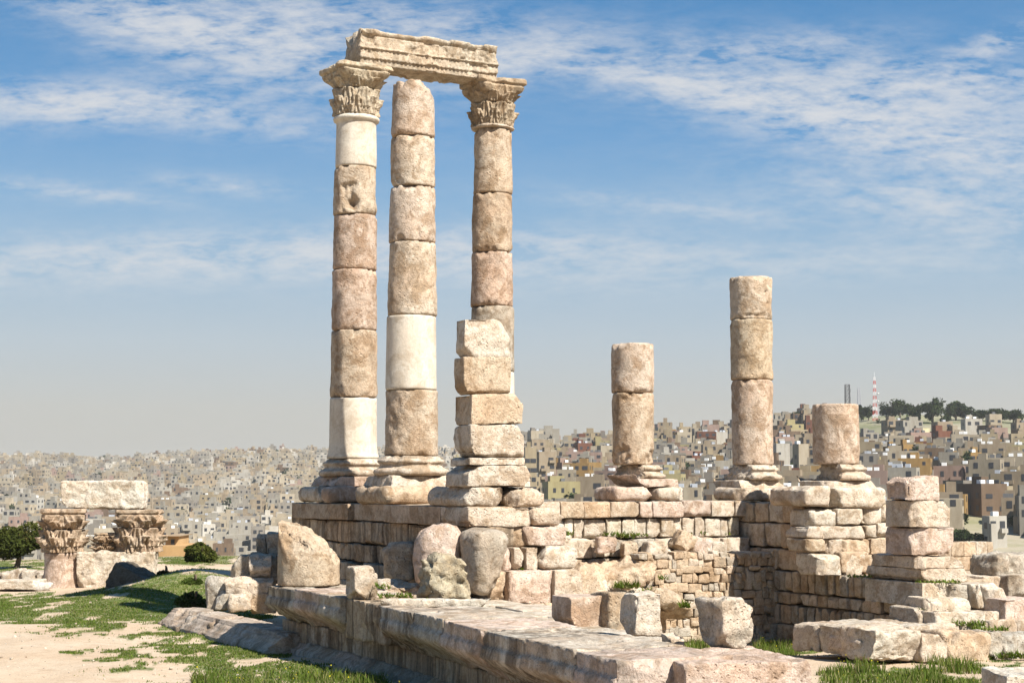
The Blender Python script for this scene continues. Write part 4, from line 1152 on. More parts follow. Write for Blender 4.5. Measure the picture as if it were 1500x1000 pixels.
capm = empty('column_capital', (q[0], q[1] + .2, mz(808)), 'small carved capital standing between the two larger ones', 'capital')
capital(capm, (q[0], q[1] + .2), mz(808), mz(795), mz(780), mw(10.5), 73, [(.47,.38,.28),(.46,.37,.27)], .3, .8, mw(14), mw(19), M['carved'], lf_=1.9)
def mb_box(name, label, cat, x0, x1, y0, y1, dd, depth, seed, tint, mat='rough', rz=0.04, **kw):
    P = atd((x0 + x1) / 2, 712, MON + dd)
    s_ = (MON + dd) / FPX
    zz0 = atd(100, y1, MON + dd)[2]
    return sb(name, label, cat, box8((P[0], P[1], zz0), ((x1 - x0) * s_, depth, (y1 - y0) * s_), rz), seed, tint, mat, None, **kw)
mb_box('stone_lintel', 'long pale block laid across the tops of the two monument capitals', 'lintel', 94, 213, 704.5, 744, .1, .9, 711, PALE, 'rough', r=.06, amp=.035, cuts=[((-1, 0, -.9), .93), ((1, 0, .9), .97)])
mb_box('stone_block', 'big pale base block under the right capital of the monument', 'stone block', 121, 231, 808.5, 862, .1, 1.1, 712, PALE, 'rough', r=.05, amp=.045, chipd=.2)
# leaning dark stone
P = atd(203, 712, MON - 4)
sb('dark_stone', 'dark grey slab-sided stone slumped in the grass in front of the monument', 'stone', box8((P[0], P[1], -.1), (1.75, 1.0, 1.1), -.15, (0, 0), .1), 713, (.13,.12,.10), 'rough', None, r=.08, amp=.025, cuts=[((.55, -.1, 1), .66), ((-.9, -.1, .5), .86)])
# low stone kerb wall, flat stones at far left
mb = MB(); rg = random.Random(8)
x = -25.0
while x < -14.9:
    wd = rg.uniform(.3, .7)
    hexblock(mb, box8((x, 57.5 + rg.uniform(-.1, .1), -.1), (wd, .6, rg.uniform(.42, .55)), rg.uniform(-.1, .1)), .08, .04, 3, .1, .07, int(abs(x) * 11), pick(int(abs(x) * 9), (CREAM, PINK)))
    x += wd
tag(mb.build('rubble_kerb', M['stone']), 'low rubble kerb at the grass edge left of the monument', 'kerb')
mb_box('stone_slab', 'long flat slab lying on the path at the far left', 'slab', -12, 66, 849, 862, -1.0, 1.2, 721, PALE, 'stone', r=.04, amp=.02)
mb_box('fallen_shaft', 'short white broken shaft lying by the foot of the monument drum', 'stone', 54, 82, 852, 866, -1.4, .35, 722, (.6,.56,.5), 'stone', rz=.2, r=.14, amp=.02)
# ================================================================== ground, hills, city
TOPL = [(-900, 700), (-300, 690), (0, 678), (60, 677), (130, 683), (200, 679), (250, 676), (300, 671), (350, 668), (420, 666), (520, 667), (640, 664), (720, 668), (800, 684), (900, 690), (1600, 700), (2600, 705)]
TOPR = [(-900, 790), (640, 790), (690, 745), (740, 700), (770, 668), (800, 663), (850, 657), (890, 653), (960, 640), (1000, 641), (1050, 638), (1130, 628), (1200, 620), (1270, 612), (1330, 610), (1420, 612), (1500, 616), (1700, 622), (2600, 650)]
DL0, DL1 = 620.0, 2200.0
DR0, DR1 = 330.0, 930.0
def sstep(x, a, b):
    t = np.clip((x - a) / (b - a), 0, 1); return t * t * (3 - 2 * t)
def height(x, y):
    x = np.asarray(x, float); y = np.asarray(y, float)
    D = np.sqrt(x * x + y * y)
    px = np.where(y > 1, 750 + FPX * x / np.maximum(y, 1), np.where(x > 0, 2600, -900))
    px = np.clip(px, -900, 2600)
    # plateau of the citadel
    und = 0.10 * vnoise(np.stack([x * .13, y * .13, x * 0], -1).reshape(-1, 3)).reshape(x.shape) + 0.035 * fbm(np.stack([x * .7, y * .7, x * 0 + 3], -1).reshape(-1, 3), 3).reshape(x.shape)
    und = und * np.clip((D - 12) / 12, 0.15, 1)
    plat = 1.65 * np.exp(-(D / 9.5) ** 2) + und
    a = (x - C1[0]) * U[0] + (y - C1[1]) * U[1]; b = (x - C1[0]) * V[0] + (y - C1[1]) * V[1]
    dip = sstep(a, -1.8, 0.2) * (1 - sstep(a, 24, 30)) * sstep(b, -1, 1.0) * (1 - sstep(b, 22, 28))
    plat = plat - (0.62 - 0.27 * sstep(b, 3, 9)) * dip
    # bank of earth beside the dark stone
    plat = plat + 0.75 * np.exp(-(((x + 9.5) / 2.6) ** 2 + ((y - 50.5) / 4) ** 2)) + 0.35 * np.exp(-(((x + 13) / 4.5) ** 2 + ((y - 63) / 6) ** 2))
    drop = sstep(D, 76, 250)
    base = plat * (1 - drop) + -34 * drop
    tl = np.interp(px, *zip(*TOPL)); hl = EYE + (712 - tl) / FPX * DL1
    t = (D - DL0) / (DL1 - DL0)
    bump = 9 * vnoise(np.stack([x * .004, y * .004, x * 0], -1).reshape(-1, 3)).reshape(x.shape) * np.clip(t * 4, 0, 1) * np.clip((1 - t) * 4, 0, 1)
    left = np.where(t < 1, -30 + (hl + 30) * np.clip(t, -.2, 1) + bump, hl - (D - DL1) * .03)
    tr = np.interp(px, *zip(*TOPR)); hr = EYE + (712 - tr) / FPX * DR1
    t2 = (D - DR0) / (DR1 - DR0)
    b2 = 5 * vnoise(np.stack([x * .009, y * .009, x * 0 + 9], -1).reshape(-1, 3)).reshape(x.shape) * np.clip(t2 * 4, 0, 1) * np.clip((1 - t2) * 4, 0, 1)
    right = np.where(t2 < 1, -15 + (hr + 15) * np.clip(t2, -.3, 1) ** 1.0 + b2, hr - (D - DR1) * .09)
    right = np.where(px < 640, -60, right)
    h = np.maximum(base, np.where(D > 200, np.maximum(left, right), -99))
    return np.where(y > 0, h, np.maximum(base, -34))
# polar sheet
az_ = np.concatenate([np.radians(np.arange(-18.5, 18.51, 0.11)), np.radians(np.arange(22, 338, 4.0))])
rr = np.concatenate([[0.0], 2.0 * 1.0125 ** np.arange(0, 612)])
TH, RR = np.meshgrid(az_, rr, indexing='ij')
gx, gy = RR * np.sin(TH), RR * np.cos(TH)
gz = height(gx, gy)
# real ground cover: grass patches given as outlines on the ground, with ragged edges
GP = [[(-40, 872), (60, 868), (150, 872), (215, 876), (262, 884), (300, 902), (345, 925), (330, 934), (270, 916), (180, 906), (100, 908), (40, 903), (-40, 905)],
      [(-40, 818), (70, 818), (60, 836), (-40, 838)], [(225, 812), (345, 812), (330, 834), (290, 842), (232, 838)],
      [(185, 850), (260, 850), (330, 858), (400, 900), (380, 925), (330, 905), (240, 884), (190, 880)],
      [(195, 922), (250, 918), (280, 935), (330, 945), (420, 965), (520, 985), (600, 1005), (640, 1050), (330, 1050), (300, 1000), (255, 955)],
      [(205, 922), (345, 922), (440, 958), (400, 985), (320, 968), (262, 945)], [(-40, 900), (120, 903), (200, 915), (150, 924), (60, 914), (-40, 910)],
      [(130, 945), (175, 942), (215, 962), (205, 975), (165, 968)], [(195, 970), (240, 965), (235, 985), (205, 985)], [(60, 918), (90, 920), (98, 928), (70, 928)], [(170, 930), (200, 926), (230, 940), (200, 944)],
      [(240, 1005), (330, 990), (600, 1060), (240, 1060)]]
GPW = [np.array([onz(a_, b_, 0)[:2] for a_, b_ in P]) for P in GP]
GPR = [[(1190, 985), (1290, 976), (1420, 974), (1442, 990), (1440, 1040), (1180, 1040)], [(1095, 925), (1170, 905), (1200, 955), (1120, 955)], [(985, 905), (1040, 900), (1050, 950), (990, 945)],
       [(1380, 974), (1500, 972), (1520, 980), (1440, 980)]]
GPW += [np.array([onz(a_, b_, -.4)[:2] for a_, b_ in P]) for P in GPR]
def inpoly(P, x, y):
    r = np.zeros(x.shape, bool)
    n = len(P)
    for i in range(n):
        x0, y0 = P[i]; x1, y1 = P[(i + 1) % n]
        c = ((y0 > y) != (y1 > y)) & (x < (x1 - x0) * (y - y0) / (y1 - y0 + 1e-12) + x0)
        r ^= c
    return r
def grassy(x, y):
    sh = x.shape
    k = np.stack([x, y, x * 0], -1).reshape(-1, 3)
    jx = x + 0.6 * vnoise(k * 1.1).reshape(sh) + .25 * vnoise(k * 4 + 3).reshape(sh)
    jy = y + 1.2 * vnoise(k * 1.1 + 31).reshape(sh) + .5 * vnoise(k * 4 + 9).reshape(sh)
    m = np.zeros(sh, bool)
    for P in GPW:
        m |= inpoly(P, jx, jy)
    thin = fbm(k * np.array([1.6, 1.0, 1]) + 7, 3).reshape(sh)
    return m & (thin > -0.5)
near = RR < 110
gm = np.zeros(gx.shape)
gm[near] = grassy(gx[near], gy[near]).astype(float)
far = sstep(RR, 74, 95)
nf = fbm(np.stack([gx * .02, gy * .02, gx * 0], -1).reshape(-1, 3), 4).reshape(gx.shape)
gm = np.maximum(gm * (1 - far), far * np.clip(0.25 + nf, 0, 1) * .8)
na, nr = gx.shape
I = np.arange(na * nr).reshape(na, nr); J = np.roll(I, -1, 0)
Q = np.stack([I[:, :-1], I[:, 1:], J[:, 1:], J[:, :-1]], -1).reshape(-1, 4)
m, g = newmat('earth')
pos = g.n('ShaderNodeNewGeometry').outputs['Position']
tc = g.n('ShaderNodeAttribute', attribute_name='tint').outputs['Color']
gsep = g.n('ShaderNodeSeparateColor'); g.t.links.new(tc, gsep.inputs[0])
n1 = g.noise(pos, .35, 6, .65, .3); n2 = g.noise(g.mapping(pos, loc=(3, 4, 5)), 3.0, 7, .7, .2); n3 = g.noise(pos, 30, 4, .75)
dirt = g.mix(g.ramp(n1, [(.35, 0.0), (.65, 1.0)]), (0.47, 0.375, 0.27), (0.41, 0.30, 0.20))
dirt = g.mix(g.math('MULTIPLY', g.ramp(n2, [(.5, 0.0), (.7, 1.0)]), .55), dirt, (.32,.22,.135))
dirt = g.mix(.55, dirt, g.mix(1.0, dirt, g.ramp(n3, [(.3, .55), (.7, 1.4)]), 'MULTIPLY'))
grs = g.mix(g.ramp(g.noise(pos, 1.3, 5, .7), [(.4, 0.0), (.6, 1.0)]), (0.052, 0.085, 0.014), (0.12, 0.14, 0.03))
gf = g.math('MULTIPLY', gsep.outputs[0], g.ramp(g.noise(pos, 7, 5, .7), [(.38, .45), (.5, 1.0)]))
fv = g.mix(g.ramp(g.noise(pos, .05, 6, .7), [(.42, 0.0), (.6, 1.0)]), (0.30, 0.26, 0.19), (0.20, 0.19, 0.10))
c = g.mix(gsep.outputs[1], g.mix(gf, dirt, grs), g.mix(gsep.outputs[0], fv, (0.085, 0.10, 0.035)))
vo = g.n('ShaderNodeTexVoronoi', feature='F1'); vo.inputs['Scale'].default_value = 11; g.t.links.new(pos, vo.inputs['Vector'])
peb = g.ramp(vo.outputs['Distance'], [(.08, 1.0), (.3, 0.0)])
h = g.math('ADD', g.math('MULTIPLY', n2, 1.0), g.math('ADD', g.math('MULTIPLY', n3, .35), g.math('MULTIPLY', peb, .25)))
M['earth'] = finish(m, g, c, 0.95, h, 0.7, 0.05)
mb = MB()
mb.add(np.stack([gx, gy, gz], -1).reshape(-1, 3), Q, tint=np.stack([gm, far, gx * 0], -1).reshape(-1, 3))
tag(mb.build('ground', M['earth'], origin=(0, 0, 0)), 'sandy path, earth and far hillsides as one ground', None, None, 'structure')

# ------------------------------------------------------------------ grass blades and weeds
def blades(n, boxes, hmin, hmax, wid, seed, accept, tints, lean=.5, zoff=-.02):
    rg = np.random.RandomState(seed)
    X, Y = [], []
    for (x0, x1, y0, y1, k) in boxes:
        X.append(rg.uniform(x0, x1, k)); Y.append(rg.uniform(y0, y1, k))
    X = np.concatenate(X); Y = np.concatenate(Y)
    ok = accept(X, Y); X, Y = X[ok], Y[ok]
    Z = height(X, Y) + zoff
    N = len(X)
    H = rg.uniform(hmin, hmax, N) * (0.7 + .5 * (vnoise(np.stack([X * 1.5, Y * 1.5, X * 0], 1)) * .5 + .5))
    A = rg.uniform(0, 6.283, N); Ld = rg.uniform(0, 6.283, N); Lm = rg.uniform(.1, lean, N) * H
    w_ = wid * rg.uniform(.6, 1.4, N)
    b0 = np.stack([X - np.cos(A) * w_, Y - np.sin(A) * w_, Z], 1); b1 = np.stack([X + np.cos(A) * w_, Y + np.sin(A) * w_, Z], 1)
    md = np.stack([X + np.cos(Ld) * Lm * .35, Y + np.sin(Ld) * Lm * .35, Z + H * .6], 1)
    dd = np.stack([np.cos(A) * w_ * .7, np.sin(A) * w_ * .7, 0 * A], 1)
    tp = np.stack([X + np.cos(Ld) * Lm, Y + np.sin(Ld) * Lm, Z + H], 1)
    v = np.stack([b0, b1, md + dd, md - dd, tp], 1).reshape(-1, 3)
    k = np.arange(N) * 5
    q = np.stack([k, k + 1, k + 2, k + 3], 1); t = np.stack([k + 3, k + 2, k + 4], 1)
    ti = np.array(tints)[rg.randint(0, len(tints), N)] * rg.uniform(.75, 1.25, (N, 1))
    return v, q, t, np.repeat(ti, 5, 0), tp
m, g = newmat('blade')
tc = g.n('ShaderNodeAttribute', attribute_name='tint').outputs['Color']
b1 = g.n('ShaderNodeBsdfDiffuse', i_0=tc); b2 = g.n('ShaderNodeBsdfTranslucent', i_0=g.mix(1.0, tc, (1.2, 1.25, .5), 'MULTIPLY'))
ms = g.n('ShaderNodeMixShader'); ms.inputs[0].default_value = .3
g.t.links.new(b1.outputs[0], ms.inputs[1]); g.t.links.new(b2.outputs[0], ms.inputs[2])
g.t.links.new(ms.outputs[0], g.n('ShaderNodeOutputMaterial').inputs[0])
M['blade'] = m
def grassy_thin(x, y):
    k = np.stack([x, y, x * 0], -1)
    o = 1.6 * vnoise(k * .8 + 50), 2.2 * vnoise(k * .8 + 70)
    rg = np.random.RandomState(3)
    return grassy(x, y) | (grassy(x + o[0], y + o[1]) & (rg.rand(len(x)) < .14) & (vnoise(k * 2.2) > -.2))
GR = [(0.085, .125, .022), (0.11, .15, .028), (0.14, .165, .04), (0.07, .105, .02), (.10, .14, .026), (.20, .18, .08)]
mb = MB()
v, q, t, ti, tp = blades(0, [(-10.5, -1, 19, 34, 110000), (-16, -4, 33, 48, 130000), (-26, -5, 47, 80, 150000), (5, 14, 27, 36, 30000), (1.5, 9, 30, 42, 20000)], .02, .075, .012, 1, grassy_thin, GR)
mb.add(v, q, t, ti)
tag(mb.build('grass', M['blade'], origin=(0, 0, 0)), 'short green grass in ragged patches over the sandy ground', None, None, 'stuff')
wx = onz(330, 975, 0); 
def weedy(x, y):
    P = np.array([onz(a_, b_, 0)[:2] for a_, b_ in [(270, 965), (330, 955), (470, 985), (560, 1000), (640, 1060), (300, 1060)]])
    n = vnoise(np.stack([x * 1.3, y * 1.3, x * 0 + 5], 1))
    return inpoly(P, x, y) & (n > -.35)
mb = MB()
v, q, t, ti, tp = blades(0, [(-8, -1, 18, 29, 42000)], .10, .30, .011, 2, weedy, GR, .7)
mb.add(v, q, t, ti)
R1 = [np.array([onz(a_, b_, -.4)[:2] for a_, b_ in P]) for P in ([(1195, 990), (1260, 978), (1330, 976), (1380, 972), (1438, 980), (1438, 1030), (1200, 1030)], [(1100, 935), (1140, 925), (1180, 930), (1165, 952), (1115, 952)], [(1000, 930), (1035, 905), (1045, 930), (1020, 945)])]
v, q, t, ti, tp2 = blades(0, [(2, 12, 27, 42, 60000)], .08, .30, .011, 3, lambda x, y: (inpoly(R1[0], x, y) & (vnoise(np.stack([x * 1.3, y * 1.3, x * 0 + 5], 1)) > -.1)) | inpoly(R1[1], x, y) | inpoly(R1[2], x, y), GR, .5)
mb.add(v, q, t, ti)
tag(mb.build('weeds', M['blade'], origin=(0, 0, 0)), 'taller green weeds along the foot of the walls', None, None, 'stuff')
# yellow flower heads
rg = np.random.RandomState(5)
sel = tp[rg.rand(len(tp)) < .022]; sel = np.concatenate([sel, tp2[rg.rand(len(tp2)) < .02]])
v = (sel[:, None, :] + rg.uniform(-.017, .017, (len(sel), 4, 3)) + [0, 0, .02]).reshape(-1, 3)
mb = MB(); mb.add(v, np.arange(len(v)).reshape(-1, 4), tint=(0.62, .5, .03))
tag(mb.build('yellow_flowers', M['blade'], origin=(0, 0, 0)), 'tiny yellow flower heads among the weeds', None, None, 'stuff')
# tufts in the masonry
TF = []
def tuft(mb, px, py, dep, w_, n, h, seed):
    rg = np.random.RandomState(seed)
    P = atd(px, py, dep)
    for k in range(n):
        q = P + np.array([rg.uniform(-w_, w_), rg.uniform(-.12, .12), rg.uniform(-.03, .03)])
        A = rg.uniform(0, 6.28); L = h * rg.uniform(.5, 1.2); e = np.array([math.cos(A) * L * .6, math.sin(A) * L * .6, L * rg.uniform(.3, .9)])
        s_ = np.array([-math.sin(A), math.cos(A), 0]) * .02
        mb.add([q - s_, q + s_, q + e * .6 + s_ * .8, q + e], [[0, 1, 2, 3]], None, np.array(GR[rg.randint(len(GR))]) * rg.uniform(.8, 1.2))
mb = MB()
for k, (px, py, dep, w_, n, h) in enumerate([(832, 783, 41.2, .12, 40, .15), (890, 783, 42, .25, 70, .15), (918, 786, 42, .25, 90, .2), (938, 784, 42.3, .2, 50, .12), (1005, 783, 43, .15, 40, .1), (1065, 783, 43.8, .25, 60, .12), (1030, 781, 43.3, .12, 30, .1),
        (918, 860, 40.3, .3, 160, .25), (948, 868, 40.2, .15, 60, .2), (948, 820, 41.5, .08, 60, .25), (948, 832, 41.4, .06, 40, .25), (906, 836, 41.2, .12, 40, .12), (970, 848, 40.8, .12, 40, .15), (955, 838, 41.2, .1, 40, .12), (1003, 888, 40, .12, 80, .2),
        (580, 874, 29.2, .3, 120, .1), (560, 860, 29.5, .15, 40, .1), (620, 880, 28.6, .15, 40, .06), (752, 834, 32.2, .2, 40, .06), (770, 835, 32.2, .1, 40, .06),
        (1375, 853, 37.6, .5, 160, .1), (1260, 844, 39, .3, 80, .08), (1355, 896, 36.9, .2, 70, .12), (1420, 915, 36.4, .35, 140, .15), (1450, 922, 36.2, .4, 140, .15), (1340, 962, 35.4, .6, 260, .18), (1420, 964, 35.4, .5, 220, .16), (1280, 958, 36, .3, 120, .15), (1490, 962, 35.2, .4, 200, .2)]):
    tuft(mb, px, py, dep, w_, n, h, 800 + k)
tag(mb.build('wall_weeds', M['blade'], origin=(0, 0, 0)), 'small green tufts sprouting from ledges and joints of the ruins', None, None, 'stuff')
# stones scattered on the ground
mb = MB(); rg = np.random.RandomState(12)
for k in range(260):
    px, py = rg.uniform(-20, 420), rg.uniform(860, 1000)
    P = onz(px, py, 0)
    if P[0] > -2.5: continue
    s_ = rg.uniform(.012, .04) * (1.7 if rg.rand() < .08 else 1)
    P[2] = height(np.array([P[0]]), np.array([P[1]]))[0] - s_ * .3
    hexblock(mb, box8(P, (s_ * 1.4, s_ * 1.2, s_), rg.uniform(0, 3), (0, 0), .2), s_ * .3, s_ * .15, 2, s_ * .3, s_ * .5, 900 + k, pick(k, (CREAM, PALE, GREY)), 6)
tag(mb.build('gravel', M['stone'], origin=(0, 0, 0)), 'small stones scattered over path and grass', None, None, 'stuff')

# ------------------------------------------------------------------ trees and bushes
m, g = newmat('leaf')
tc = g.n('ShaderNodeAttribute', attribute_name='tint').outputs['Color']
b1 = g.n('ShaderNodeBsdfDiffuse', i_0=tc); b2 = g.n('ShaderNodeBsdfTranslucent', i_0=tc)
ms = g.n('ShaderNodeMixShader'); ms.inputs[0].default_value = .2
g.t.links.new(b1.outputs[0], ms.inputs[1]); g.t.links.new(b2.outputs[0], ms.inputs[2])
g.t.links.new(ms.outputs[0], g.n('ShaderNodeOutputMaterial').inputs[0])
M['leaf'] = m
m, g = newmat('bark'); pos = g.n('ShaderNodeNewGeometry').outputs['Position']
M['bark'] = finish(m, g, g.mix(g.noise(pos, 9, 4), (.09, .065, .045), (.16, .12, .085)), .9)
def crown(mb, c, rad, n, leaf, seed, tints, lumps=9, low=-.6):
    rg = np.random.RandomState(seed)
    rad = np.asarray(rad, float)
    L = rg.normal(size=(lumps, 3)); L /= np.linalg.norm(L, axis=1, keepdims=True)
    L *= rg.uniform(.2, .70, (lumps, 1)); L[:, 2] = np.maximum(L[:, 2], low)
    k = rg.randint(0, lumps, n)
    d = rg.normal(size=(n, 3)); d /= np.linalg.norm(d, axis=1, keepdims=True)
    lr = rg.uniform(.28, .5, lumps)[k][:, None]
    p = L[k] + d * lr * rg.uniform(.55, 1.05, (n, 1))
    P = c + p * rad
    a = rg.normal(size=(n, 3)); a /= np.linalg.norm(a, axis=1, keepdims=True)
    b = np.cross(a, rg.normal(size=(n, 3))); b /= np.linalg.norm(b, axis=1, keepdims=True)
    s_ = leaf * rg.uniform(.6, 1.3, (n, 1))
    v = np.stack([P - a * s_, P + b * s_ * .45, P + a * s_, P - b * s_ * .45], 1).reshape(-1, 3)
    ti = np.array(tints)[rg.randint(0, len(tints), lumps)][k] * rg.uniform(.75, 1.25, (n, 1))
    mb.add(v, np.arange(4 * n).reshape(-1, 4), tint=np.repeat(ti, 4, 0))
def limb(mb, a, b, r0, r1, bend=.0):
    a = np.asarray(a, float); b = np.asarray(b, float)
    n = 5; th = np.arange(8) / 8 * 2 * math.pi
    V_ = []
    for k in range(n + 1):
        t = k / n; c = a + (b - a) * t + np.array([math.sin(t * 3.1) * bend, math.cos(t * 4) * bend * .5, 0]); r = r0 + (r1 - r0) * t
        V_.append(np.stack([c[0] + r * np.cos(th), c[1] + r * np.sin(th), np.full(8, c[2])], 1))
    I = np.arange((n + 1) * 8).reshape(n + 1, 8); J = np.roll(I, -1, 1)
    mb.add(np.concatenate(V_), np.stack([I[:-1], J[:-1], J[1:], I[1:]], -1).reshape(-1, 4), tint=(.12, .09, .06))
DG = [(.045, .055, .014), (.06, .065, .016), (.075, .068, .02), (.08, .07, .022), (.05, .058, .014)]
def bushtree(px, py0, py1, wpx, dep, label, seed, trunk, tints=DG):
    P = atd(px, 712, dep); z0 = float(height(np.array([P[0]]), np.array([P[1]]))[0])
    s_ = dep / FPX
    top = atd(px, py0, dep)[2]; bot = atd(px, py1, dep)[2]
    e = empty('tree' if trunk else 'bush', (P[0], P[1], z0), label, 'tree' if trunk else 'bush')
    mb = MB(); cz = (top + bot) / 2
    crown(mb, np.array([P[0], P[1], cz]), (wpx * s_ / 2, wpx * s_ / 2, (top - bot) / 2), 14000, .085, seed, tints, 26)
    mb.build('crown', M['leaf'], e)
    mb = MB()
    limb(mb, (P[0] - .15, P[1], z0 - .1), (P[0], P[1], cz), .13, .07, .08)
    for k in range(5):
        a = k * 1.3; limb(mb, (P[0], P[1], z0 + (cz - z0) * .6), (P[0] + math.cos(a) * wpx * s_ * .3, P[1] + math.sin(a) * wpx * s_ * .3, cz + .3 * math.sin(k * 2)), .06, .02, .04)
    mb.build('trunk', M['bark'], e)
bushtree(31, 764, 822, 86, 68, 'rounded olive-brown tree with a thin dark trunk in the grass at the far left', 31, True)
bushtree(293, 792, 830, 52, 70, 'dense round dark green bush on the grass right of the monument', 32, False, [(.04, .055, .012), (.06, .07, .016), (.08, .085, .02)])
bushtree(172, 784, 812, 22, 66, 'small yellowish green bush seen through the gap in the monument', 33, False, [(.09, .09, .02), (.07, .08, .02)])
bushtree(243, 836, 848, 20, 50, 'low dark shrub beside the slumped dark stone', 34, False, [(.03, .04, .012), (.02, .03, .01)])
bushtree(208, 858, 878, 55, 48.6, 'low dark weedy bush covering the foot of the slumped dark stone', 35, False, [(.04, .06, .014), (.06, .09, .02)])
bushtree(285, 870, 893, 46, 43, 'dark weeds clumped at the foot of the ruined wall stack', 36, False, [(.035, .05, .014), (.05, .08, .02)])
bushtree(285, 848, 862, 30, 48, 'small green shrub on the bank beyond the ruined wall stack', 37, False, [(.05, .07, .014), (.07, .10, .02)])
# ================================================================== the city on the hills
def hill_hit(px, py, d0, d1):
    D = np.linspace(d0, d1, 400)
    r = ray(px, py)
    X = r[0] / r[1] * D; Y = D
    H = height(X, Y); L = EYE + r[2] / r[1] * D
    k = np.argmax(H >= L)
    if not (H >= L).any(): k = 399
    return np.array([X[k], Y[k], H[k]])
m, g = newmat('render_wall')
pos = g.n('ShaderNodeNewGeometry').outputs['Position']
tc = g.n('ShaderNodeAttribute', attribute_name='tint').outputs['Color']
c = g.mix(g.math('MULTIPLY', g.ramp(g.noise(g.mapping(pos, (.5, .5, .15)), 1.0, 5, .7), [(.42, 0.0), (.65, 1.0)]), .5), tc, g.mix(1.0, tc, (.6, .54, .46), 'MULTIPLY'))
M['house'] = finish(m, g, c, .9)
m, g = newmat('window_glass'); M['win'] = finish(m, g, (.035, .036, .04), .35, spec=.4)
m, g = newmat('roof_gear'); M['gear'] = finish(m, g, g.n('ShaderNodeAttribute', attribute_name='tint').outputs['Color'], .6)
PAL = [('cream', (.56, .475, .345)), ('pale grey', (.46, .42, .345)), ('white', (.66, .61, .52)), ('beige', (.46, .365, .25)), ('sandy', (.52, .42, .27)), ('grey', (.36, .32, .265)),
       ('ochre', (.46, .29, .11)), ('brick red', (.24, .10, .06)), ('brown', (.25, .17, .11)), ('yellowish', (.54, .46, .24)), ('dusty pink', (.47, .33, .265))]
PD = dict(PAL)
BOXQ = [[0, 3, 2, 1], [4, 5, 6, 7], [0, 1, 5, 4], [1, 2, 6, 5], [2, 3, 7, 6], [3, 0, 4, 7]]
def bx(mb, cx, cy, z0, sx, sy, sz, rz, tint, mi=0, ox=0.0, oy=0.0):
    c, s_ = math.cos(rz), math.sin(rz)
    X = np.array([-1, 1, 1, -1]) * sx / 2 + ox; Y = np.array([-1, -1, 1, 1]) * sy / 2 + oy
    x = cx + X * c - Y * s_; y = cy + X * s_ + Y * c
    v = np.concatenate([np.stack([x, y, np.full(4, z0)], 1), np.stack([x, y, np.full(4, z0 + sz)], 1)])
    mb.add(v, BOXQ, tint=tint, mi=mi)
def house_shapes(h, seed):
    """list of (part, boxes): box = (ox, oy, z0, sx, sy, sz)"""
    rg = random.Random(seed)
    wd, dp, ht = h['w'], h['d'], h['h']
    fl = max(1, int(round(ht / 3.1)))
    wall = [(0, 0, -7, wd, dp, ht + 7)]
    if rg.random() < .45:
        wall.append((rg.choice((-1, 1)) * wd * .32, -dp * .55, -7, wd * .36, dp * .3, ht * rg.uniform(.5, .95) + 7))
    par = [(0, -dp / 2 + .12, ht, wd, .22, .75), (0, dp / 2 - .12, ht, wd, .22, .75), (-wd / 2 + .12, 0, ht, .22, dp - .48, .75), (wd / 2 - .12, 0, ht, .22, dp - .48, .75)]
    room = [(rg.uniform(-.28, .28) * wd, rg.uniform(0, .25) * dp, ht, wd * rg.uniform(.25, .45), dp * .4, 2.5)] if rg.random() < .7 else []
    tank = [(rg.uniform(-.35, .35) * wd, rg.uniform(-.3, .1) * dp, ht, 1.3, 1.3, 1.7) for _ in range(rg.randint(0, 3))]
    win = []
    ww = rg.uniform(.9, 1.9); wh = rg.uniform(1.1, 1.8); sk = rg.uniform(.05, .4)
    nx = max(2, int(wd / 3.1)); ny = max(1, int(dp / 3.6))
    for f in range(fl):
        z = .9 + f * 3.1
        if z + 1.5 > ht: break
        for k in range(nx):
            if rg.random() < sk: continue
            win.append((-wd / 2 + (k + .5 + rg.uniform(-.12, .12)) * wd / nx, -dp / 2 - .02, z, ww * rg.uniform(.7, 1.3), .12, wh))
        for k in range(ny):
            win.append((-wd / 2 - .02, -dp / 2 + (k + .5) * dp / ny, z, .12, 1.2, 1.4))
            win.append((wd / 2 + .02, -dp / 2 + (k + .5) * dp / ny, z, .12, 1.2, 1.4))
    balc = []
    if rg.random() < .5:
        for f in range(1, fl):
            balc.append((rg.choice((-.25, .25)) * wd, -dp / 2 - .55, f * 3.1, wd * .36, 1.1, 1.0))
    return wall, par, room, tank, win, balc
HS = []
def addh(x, y, w_, d_, h_, rz, cname, manual=False, jit=1.0):
    z = float(height(np.array([x]), np.array([y]))[0])
    p0 = proj((x, y, z)); p1 = proj((x, y, z + h_))
    HS.append(dict(x=x, y=y, z=z, w=w_, d=d_, h=h_, rz=rz, c=cname, px=p0[0], pb=p0[1], pt=p1[1], D=math.hypot(x, y), man=manual, pw=w_ * FPX / y, t=tuple(q * jit * (.66 if y > 1000 or p0[0] < 640 else .53) for q in PD[cname])))
